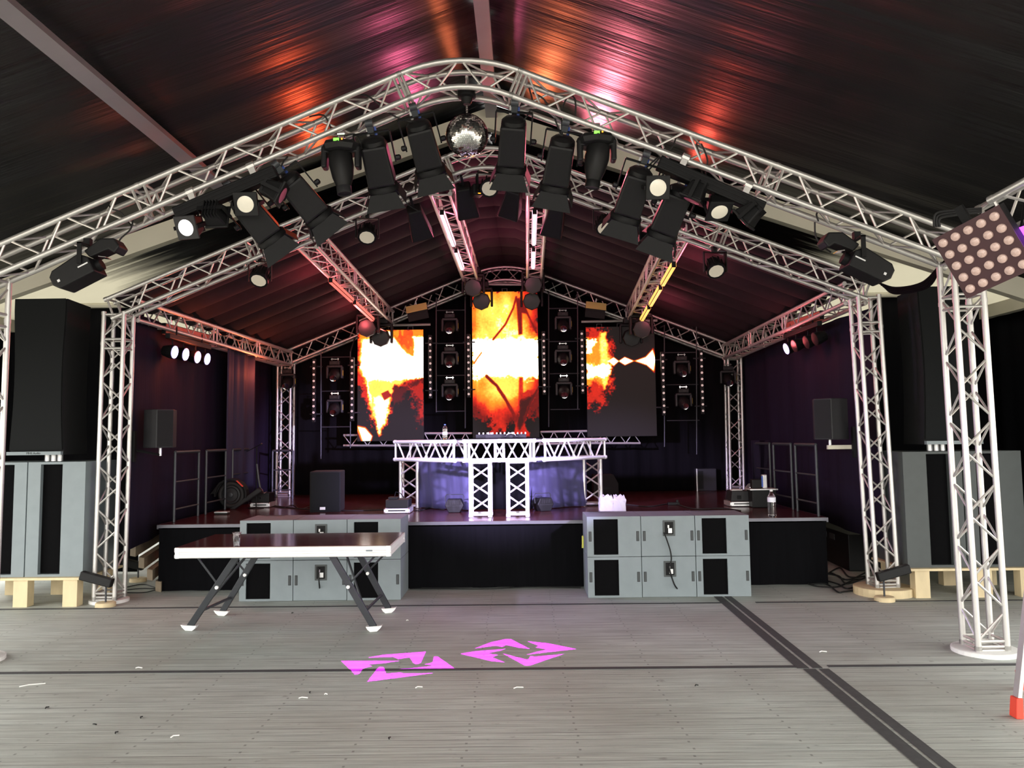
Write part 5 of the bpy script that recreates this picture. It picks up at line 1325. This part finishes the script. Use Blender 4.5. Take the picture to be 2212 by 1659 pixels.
# ------------------------------------------------------------------ platform table
Lq, Rq = G(410, 1362), G(808, 1364); Lb, Rb = G(480, 1330), G(840, 1324)
tf0, tf1 = F(380, 1200, 7.28), F(842, 1197, 7.28)
ZTt = F(610, 1180, 7.28).z
tb0, tb1 = F(457, 1159, 8.26), F(873, 1155, 8.26)
t = thing('platform_table', 'folding stage platform used as a table, red-brown top and white edge', 'table', ((tf0.x + tf1.x) / 2, 7.78, 0))
dx = (tf1.x - tf0.x)
sh = ((tb0.x + tb1.x) - (tf0.x + tf1.x)) / 2
c4 = [V((tf0.x, 7.28, 0)), V((tf1.x, 7.28, 0)), V((tf1.x + sh * .5, 8.27, 0)), V((tf0.x + sh * .5, 8.27, 0))]
obj('table_top', MB().hull([p + V((0, 0, ZTt - .018)) for p in c4], [p + V((0, 0, ZTt)) for p in c4]), 'table_brown', t, world=True)
pr = [(0, 0), (.010, .008), (.010, .03), (0, .036), (0, .050), (.010, .056), (.010, .088), (0, .092), (-.03, .092), (-.03, 0)]
for p, q in ((c4[0], c4[1]), (c4[1], c4[2]), (c4[2], c4[3]), (c4[3], c4[0])):
    d = (q - p).normalized(); o = V((d.y, -d.x, 0)); n = len(pr); e = .01
    A = [p - d * e + o * a_ + V((0, 0, ZTt - .096 + z_)) for a_, z_ in pr]; B = [q + d * e + o * a_ + V((0, 0, ZTt - .096 + z_)) for a_, z_ in pr]
    obj('edge_profile', MB().hull(A, B), 'white_paint', t, world=True, label='white grooved edge')
def leg(top, foot, sgn):
    lg = MB(); d = foot - top; top = top + V((0, 0, ZTt - .10)); w_ = .055
    x = V((.5, 0, 0)).normalized(); ax = (foot + V((0, 0, .03)) - top); q = ax.normalized()
    s1 = q.cross(V((0, 1, 0))).normalized() * .028; s2 = V((0, .018, 0))
    e = foot + V((0, 0, .035))
    lg.hull([top - s1 - s2, top + s1 - s2, top + s1 + s2, top - s1 + s2], [e - s1 - s2, e + s1 - s2, e + s1 + s2, e - s1 + s2])
    l_ = obj('leg', lg, 'steel_grey', t, world=True, bev=.003)
    sh_ = [(-.075 * sgn * -1, .055), (-.06 * -sgn, .03), (-.03 * -sgn, .004), (.03 * -sgn, .0), (.055 * -sgn, .02), (.07 * -sgn, .045), (.04 * -sgn, .045), (-.05 * -sgn, .05)]
    if sgn > 0: sh_ = sh_[::-1]
    obj('foot_pad', MB().prism(sh_, .06, T(foot.x, foot.y - .03, .002)), 'white_paint', l_, world=True, label='white curved foot')
    return top, e
fl = [leg(V((F(512, 1205, 7.42).x, 7.42, 0)), Lq + V((0, 0, 0)), -1), leg(V((F(717, 1205, 7.42).x, 7.42, 0)), Rq, 1),
      leg(V((F(565, 1203, 8.12).x, 8.12, 0)), Lb, -1), leg(V((F(765, 1203, 8.12).x, 8.12, 0)), Rb, 1)]
for (a, b_) in ((0, 2), (1, 3)):
    (ta, ea), (tb, eb) = fl[a], fl[b_]
    obj('cross_bar', MB().tube(ta.lerp(ea, .78), tb.lerp(eb, .78), .014, 8), 'steel_grey', t, world=True)
    obj('diagonal_brace', MB().tube(ta.lerp(tb, .55), ta.lerp(ea, .80), .012, 6), 'steel_grey', t, world=True)
for k, (ta, ea) in enumerate(fl):
    s = -1 if k % 2 == 0 else 1
    q = ta.lerp(ea, .40); e = V((ta.x + s * .40, q.y, ZTt - .09))
    obj('folding_strut', MB().tube(q, e, .010, 6), 'steel_grey', t, world=True); obj('bolt', MB().tube(q + V((0, -.04, -.02)), q + V((0, -.02, -.02)), .016, 8), 'white_paint', t, world=True)
obj('badge', MB().box((F(798, 1187, 7.28).x, 7.27 - .003, F(798, 1189, 7.28).z), (.055, .003, .014)), 'cabinet_grey', t, world=True)
gp = G(511, 1180, ZTt); t = thing('plastic_cup', 'clear plastic cup standing on the left of the platform table', 'cup', (gp.x, gp.y, ZTt))
obj('cup', MB().lathe([(.001, .002), (.026, .002), (.038, .118), (.040, .12), (.036, .118), (.0245, .005), (.001, .005)], 24), 'clear_plastic', t, smooth=True)

# ------------------------------------------------------------------ little floor lights by the towers
def up_light(label, px, py, sg, hh=.26):
    g_ = G(px, py); t = thing('floor_light', label, 'floor light', tuple(g_))
    obj('base_plate', MB().lathe([(.10, 0), (.10, .035), (.09, .045)], 24), 'wood_pale', t, smooth=True)
    obj('pole', MB().tube((0, 0, .03), (0, 0, hh), .010, 8), 'steel_grey', t, smooth=True)
    obj('housing', MB().box((0, 0, 0), (.34, .08, .09), T(sg * .10, 0, hh + .02) @ R(sg * 15 * -1, 'Y')), 'black_plastic', t, bev=.01)
up_light('small black light on a pole with round pale foot at the left arch tower', 228, 1310, -1)
up_light('small black light on a pole with round foot behind the left arch tower', 298, 1256, -1, .2)
up_light('small black light on a pole with round pale foot at the right stage arch tower', 1911, 1298, 1)
# weathered planks lying left of the stage; dark crates right of it
for k in range(4):
    p0 = V((-4.50 + .10 * k, 9.6, .40 - .135 * k)); p1 = V((-5.30 + .10 * k, 12.9, .40 - .135 * k))
    tag(obj('timber_plank', MB().hull([p0, p0 + V((.10, -.08, 0)), p0 + V((.10, -.08, .12)), p0 + V((0, 0, .12))], [p1, p1 + V((.10, -.08, 0)), p1 + V((.10, -.08, .12)), p1 + V((0, 0, .12))]), 'wood_weathered'), 'weathered plank stacked left of the stage, the %s of four' % ('topmost', 'second from the top', 'third from the top', 'lowest')[k], 'plank', 'planks left of the stage')
t = thing('stage_crate', 'dark crate with pale labels right of the stage under the curtain', 'crate', (4.3, 11.4, 0), (0, 0, pi / 2 * .97)); obj('body', MB().box((0, 0, .225), (1.9, .42, .45)), 'black_plastic', t, bev=.01)
for k in range(3): obj('paper_label', MB().box((-.35 + .32 * k, .215, .36), (.2, .006, .07)), 'cabinet_dark', t)
# ladder at the right edge, only a foot in view
a = G(2196, 1550); b_ = F(2262, 1120, a.y + .1); b_ = a + (b_ - a) * (1.95 / (b_.z - a.z)); b_.x = a.x + (b_.x - a.x) * .8
t = thing('step_ladder', 'aluminium ladder foot with red rubber end at the right edge', 'ladder', tuple(a))
obj('rail', MB().hull([a + V((-.012, -.03, .05)), a + V((.012, -.03, .05)), a + V((.012, .03, .05)), a + V((-.012, .03, .05))], [b_ + V((-.012, -.03, 0)), b_ + V((.012, -.03, 0)), b_ + V((.012, .03, 0)), b_ + V((-.012, .03, 0))]), 'aluminium', t, world=True, bev=.003)
obj('rubber_foot', MB().hull([a + V((-.022, -.04, .002)), a + V((.022, -.04, .002)), a + V((.022, .04, .002)), a + V((-.022, .04, .002))], [a + V((-.012, -.035, .12)), a + V((.028, -.035, .12)), a + V((.028, .035, .12)), a + V((-.012, .035, .12))]), 'red_rubber', t, world=True, bev=.005, label='red rubber foot')
q0 = G(2204, 1489); q1 = b_ + V((.02, .06, -.02))
obj('rail', MB().tube(q0 + V((0, 0, .05)), q1, .02, 8), 'aluminium', t, world=True); obj('rubber_foot', MB().tube(q0 + V((0, 0, .002)), q0 + V((.003, 0, .12)), .028, 8), 'red_rubber', t, world=True, label='red rubber foot')
for k in range(6): obj('rung', MB().tube(a.lerp(b_, .14 + .14 * k), a.lerp(b_, .14 + .14 * k) + V((.42, 0, 0)), .016, 8), 'aluminium', t, world=True)
obj('rail', MB().tube(a + V((.42, 0, .05)), b_ + V((.42, 0, 0)), .02, 8), 'aluminium', t, world=True); obj('rubber_foot', MB().tube(a + V((.42, 0, .002)), a + V((.423, 0, .12)), .028, 8), 'red_rubber', t, world=True, label='red rubber foot')

# ------------------------------------------------------------------ near truss, cell panel and violet lamp at the top right
Yn = 5.15
pa, pb = F(2140, 478, Yn), F(2290, 400, Yn - .35); pb = pa + (pb - pa) * 3.2
t = thing('near_truss', 'short silver truss coming in at the top right edge of the view', 'truss', tuple(pa))
truss(t, 'truss_beam', [pa, pb], V((.2, 1, 0)), ends=True)
cp_ = [F(2046, 503, Yn - .2), F(2124, 458, Yn - .2), F(2202, 590, Yn - .2), F(2118, 636, Yn - .2)]
t = thing('cell_panel', 'square dark red lamp panel with twenty-five round pale cells', 'stage light', tuple(sum(cp_, V()) / 4))
cc = sum(cp_, V()) / 4; ex = ((cp_[1] - cp_[0]) + (cp_[2] - cp_[3])) / 2; ez = ((cp_[0] - cp_[3]) + (cp_[1] - cp_[2])) / 2
# the panel is square and turned well to the left, its right edge nearer
wx = ez.length; exn = ex.normalized(); k_ = ex.length / wx
exr = (exn * k_ + V((0, -1, 0)) * math.sqrt(1 - k_ * k_)).normalized(); ezn = (ez - exr * ez.dot(exr)).normalized()
Mx = Matrix((exr, ezn, exr.cross(ezn))).transposed().to_4x4(); Mx.translation = cc
sgz = 1 if (Mx.to_3x3() @ V((0, 0, 1))).y < 0 else -1
obj('housing', MB(Mx).box((0, 0, -.05 * sgz), (wx, wx, .09)), 'black_metal', t, world=True, bev=.005)
obj('front_plate', MB(Mx).box((0, 0, 0), (wx, wx, .012)), 'cell_plate', t, world=True)
for i in range(5):
    for j in range(5):
        x, y = (i - 2) * wx * .192, (j - 2) * wx * .192
        obj('lamp_cell', MB(Mx @ T(x, y, .006 * sgz)).lathe([(wx * .065, 0), (wx * .06, .012 * sgz), (wx * .03, .018 * sgz), (.001, .02 * sgz)], 16), 'cell_lens', t, world=True, smooth=True)
obj('bracket', MB(Mx).box((.0, wx * .56, -.05 * sgz), (.05, .16, .03)), 'black_metal', t, world=True)
vp = [F(2182, 498, Yn - .3), F(2250, 475, Yn - .3), F(2262, 570, Yn - .3), F(2197, 573, Yn - .3)]
t = thing('violet_lamp', 'glowing violet lamp cut off by the right edge beside the cell panel', 'stage light', tuple(sum(vp, V()) / 4))
y_ = V((0, .10, 0)); obj('housing', MB().hull([p + V((0, .012, 0)) for p in vp], [p + y_ for p in vp]), 'black_metal', t, world=True)
obj('glowing_front', MB().hull(vp, [p + V((0, .01, 0)) for p in vp]), 'magenta_lamp', t, world=True)
obj('bracket', MB().tube(vp[0] + V((.1, .06, 0)), pa.lerp(pb, .16), .012, 6), 'black_metal', t, world=True)
for k in range(3): cable('black cable looped behind the cell panel', [F(2018 + 6 * k, 490, Yn), F(2022 + 4 * k, 462 + 5 * k, Yn), F(2060, 455 + 5 * k, Yn), F(2120, 450 + 4 * k, Yn)], .008, group='cables behind the cell panel')

# ------------------------------------------------------------------ litter on the floor
rr = random.Random(11)
def scrap(px, py, ln, ang, m_, kind, lab):
    p = G(px, py, .001); d = V((math.cos(ang), math.sin(ang), 0)) * ln / 2; n = V((-d.y, d.x, 0)).normalized() * .006
    a_ = p - d; b2 = p + d; md = p + n * 2.5 + V((0, 0, .006))
    tag(obj(kind, MB().sweep([a_ + V((0, 0, .004)), a_.lerp(b2, .35) + n + V((0, 0, .008)), b2 + V((0, 0, .004))], .004, 5), m_), lab, 'litter', 'scraps on the floor')
for px, py, ln, ang in ((70, 1481, .16, .5), (655, 1509, .06, .1), (378, 1592, .05, .8), (905, 1486, .05, .4), (1120, 1487, .07, .3), (1778, 1409, .06, .1), (2185, 1406, .1, .5), (880, 1341, .02, .2), (704, 1501, .02, 0), (300, 1444, .05, .1)):
    scrap(px, py, ln, ang, 'paper_white', 'paper_scrap', 'thin white paper scrap lying on the plank floor')
for px, py in ((102, 1530), (306, 1551), (205, 1566), (632, 1325), (842, 1596), (670, 1497), (1505, 1482), (252, 1584)):
    scrap(px, py, .03, rr.uniform(0, 3), 'rubber', 'dirt_lump', 'small dark lump of dirt on the plank floor')

# ------------------------------------------------------------------ beams of the lamps, then added glow lights
bt = (F(1080, 985, 10.0))
spot('violet_lamp_beam', F(2218, 660, Yn - .3), bt, 6500, (.66, .54, 1.0), 24, .7, .10)
spot('left_lamp_beam', (-3.0, 5.4, 2.9), bt + V((-.2, 0, 0)), 5500, (.66, .54, 1.0), 24, .7, .10)
for p in Lp: spot('lamp_row_beam', p + V((.06, -.03, -.02)), (-.2, 9.9, 1.4), 90, (.55, .5, 1.0), 70, .7, .05)
spot('lamp_row_beam', Rp[3] + V((-.06, -.01, -.02)), (.4, 10.2, 1.2), 120, (.5, .45, 1.0), 70, .7, .05)

def glow(name, loc, energy, col, r=.06):
    l = bpy.data.lights.new(name, 'POINT'); l.energy = energy; l.color = col; l.shadow_soft_size = r
    o = bpy.data.objects.new(name, l); COL.objects.link(o); o.location = loc
for key, en, col, ss, dx in (('eave_l', 16, (1, .16, .06), (.25, .7), .25), ('mid_l', 20, (1, .12, .14), (.3, .75), -.25), ('ridge_l', 15, (1, .16, .30), (.15, .6), .25),
                         ('ridge_r', 13, (1, .16, .32), (.15, .6), -.25), ('mid_r', 14, (1, .16, .24), (.2, .7), .3), ('eave_r', 7, (1, .14, .16), (.4,), -.25)):
    a, b_ = PUR[key]
    for q in ss: glow('added_batten_glow', a.lerp(b_, q) + V((dx, 0, -.34)), en, col)  # points added near the battens to redden trusses and canopy
# spots without fixtures, added at the tent rafter to colour the roof lining
def rp(x, y, dz): return V((x, y, roofz(x) - dz))
spot('added_roof_glow', rp(.75, 9.2, .36), rp(1.3, 7.6, 0), 120, (1, .20, .27), 110, .9, .10)
spot('added_roof_glow', rp(.05, 9.2, .40), rp(.2, 7.4, 0), 45, (1, .20, .07), 90, .9, .06)
spot('added_roof_glow', rp(1.9, 9.2, .36), rp(2.3, 8.0, 0), 28, (1, .10, .06), 80, .9, .06)
spot('added_roof_glow', rp(-2.1, 9.2, .36), rp(-2.5, 7.8, 0), 50, (1, .10, .03), 95, .9, .08)
spot('added_roof_glow', rp(-.95, 9.2, .36), rp(-1.0, 7.4, 0), 32, (1, .15, .32), 95, .9, .08)
spot('added_floor_glow', F(1045, 615, 13.2), G(1080, 1560), 160, (1, .10, .08), 16, 1.0, .1)  # red spot added for the glow on the near floor
spot('added_deck_glow', F(824, 712, 13.4), (-2.1, 11.6, ZS), 130, (1, .09, .07), 75, 1.0, .1)  # red spot added to redden the left of the deck
spot('added_deck_glow', F(1362, 712, 13.4), (2.2, 12.4, ZS), 25, (1, .2, .15), 70, 1.0, .1)  # weaker spot added for the right of the deck
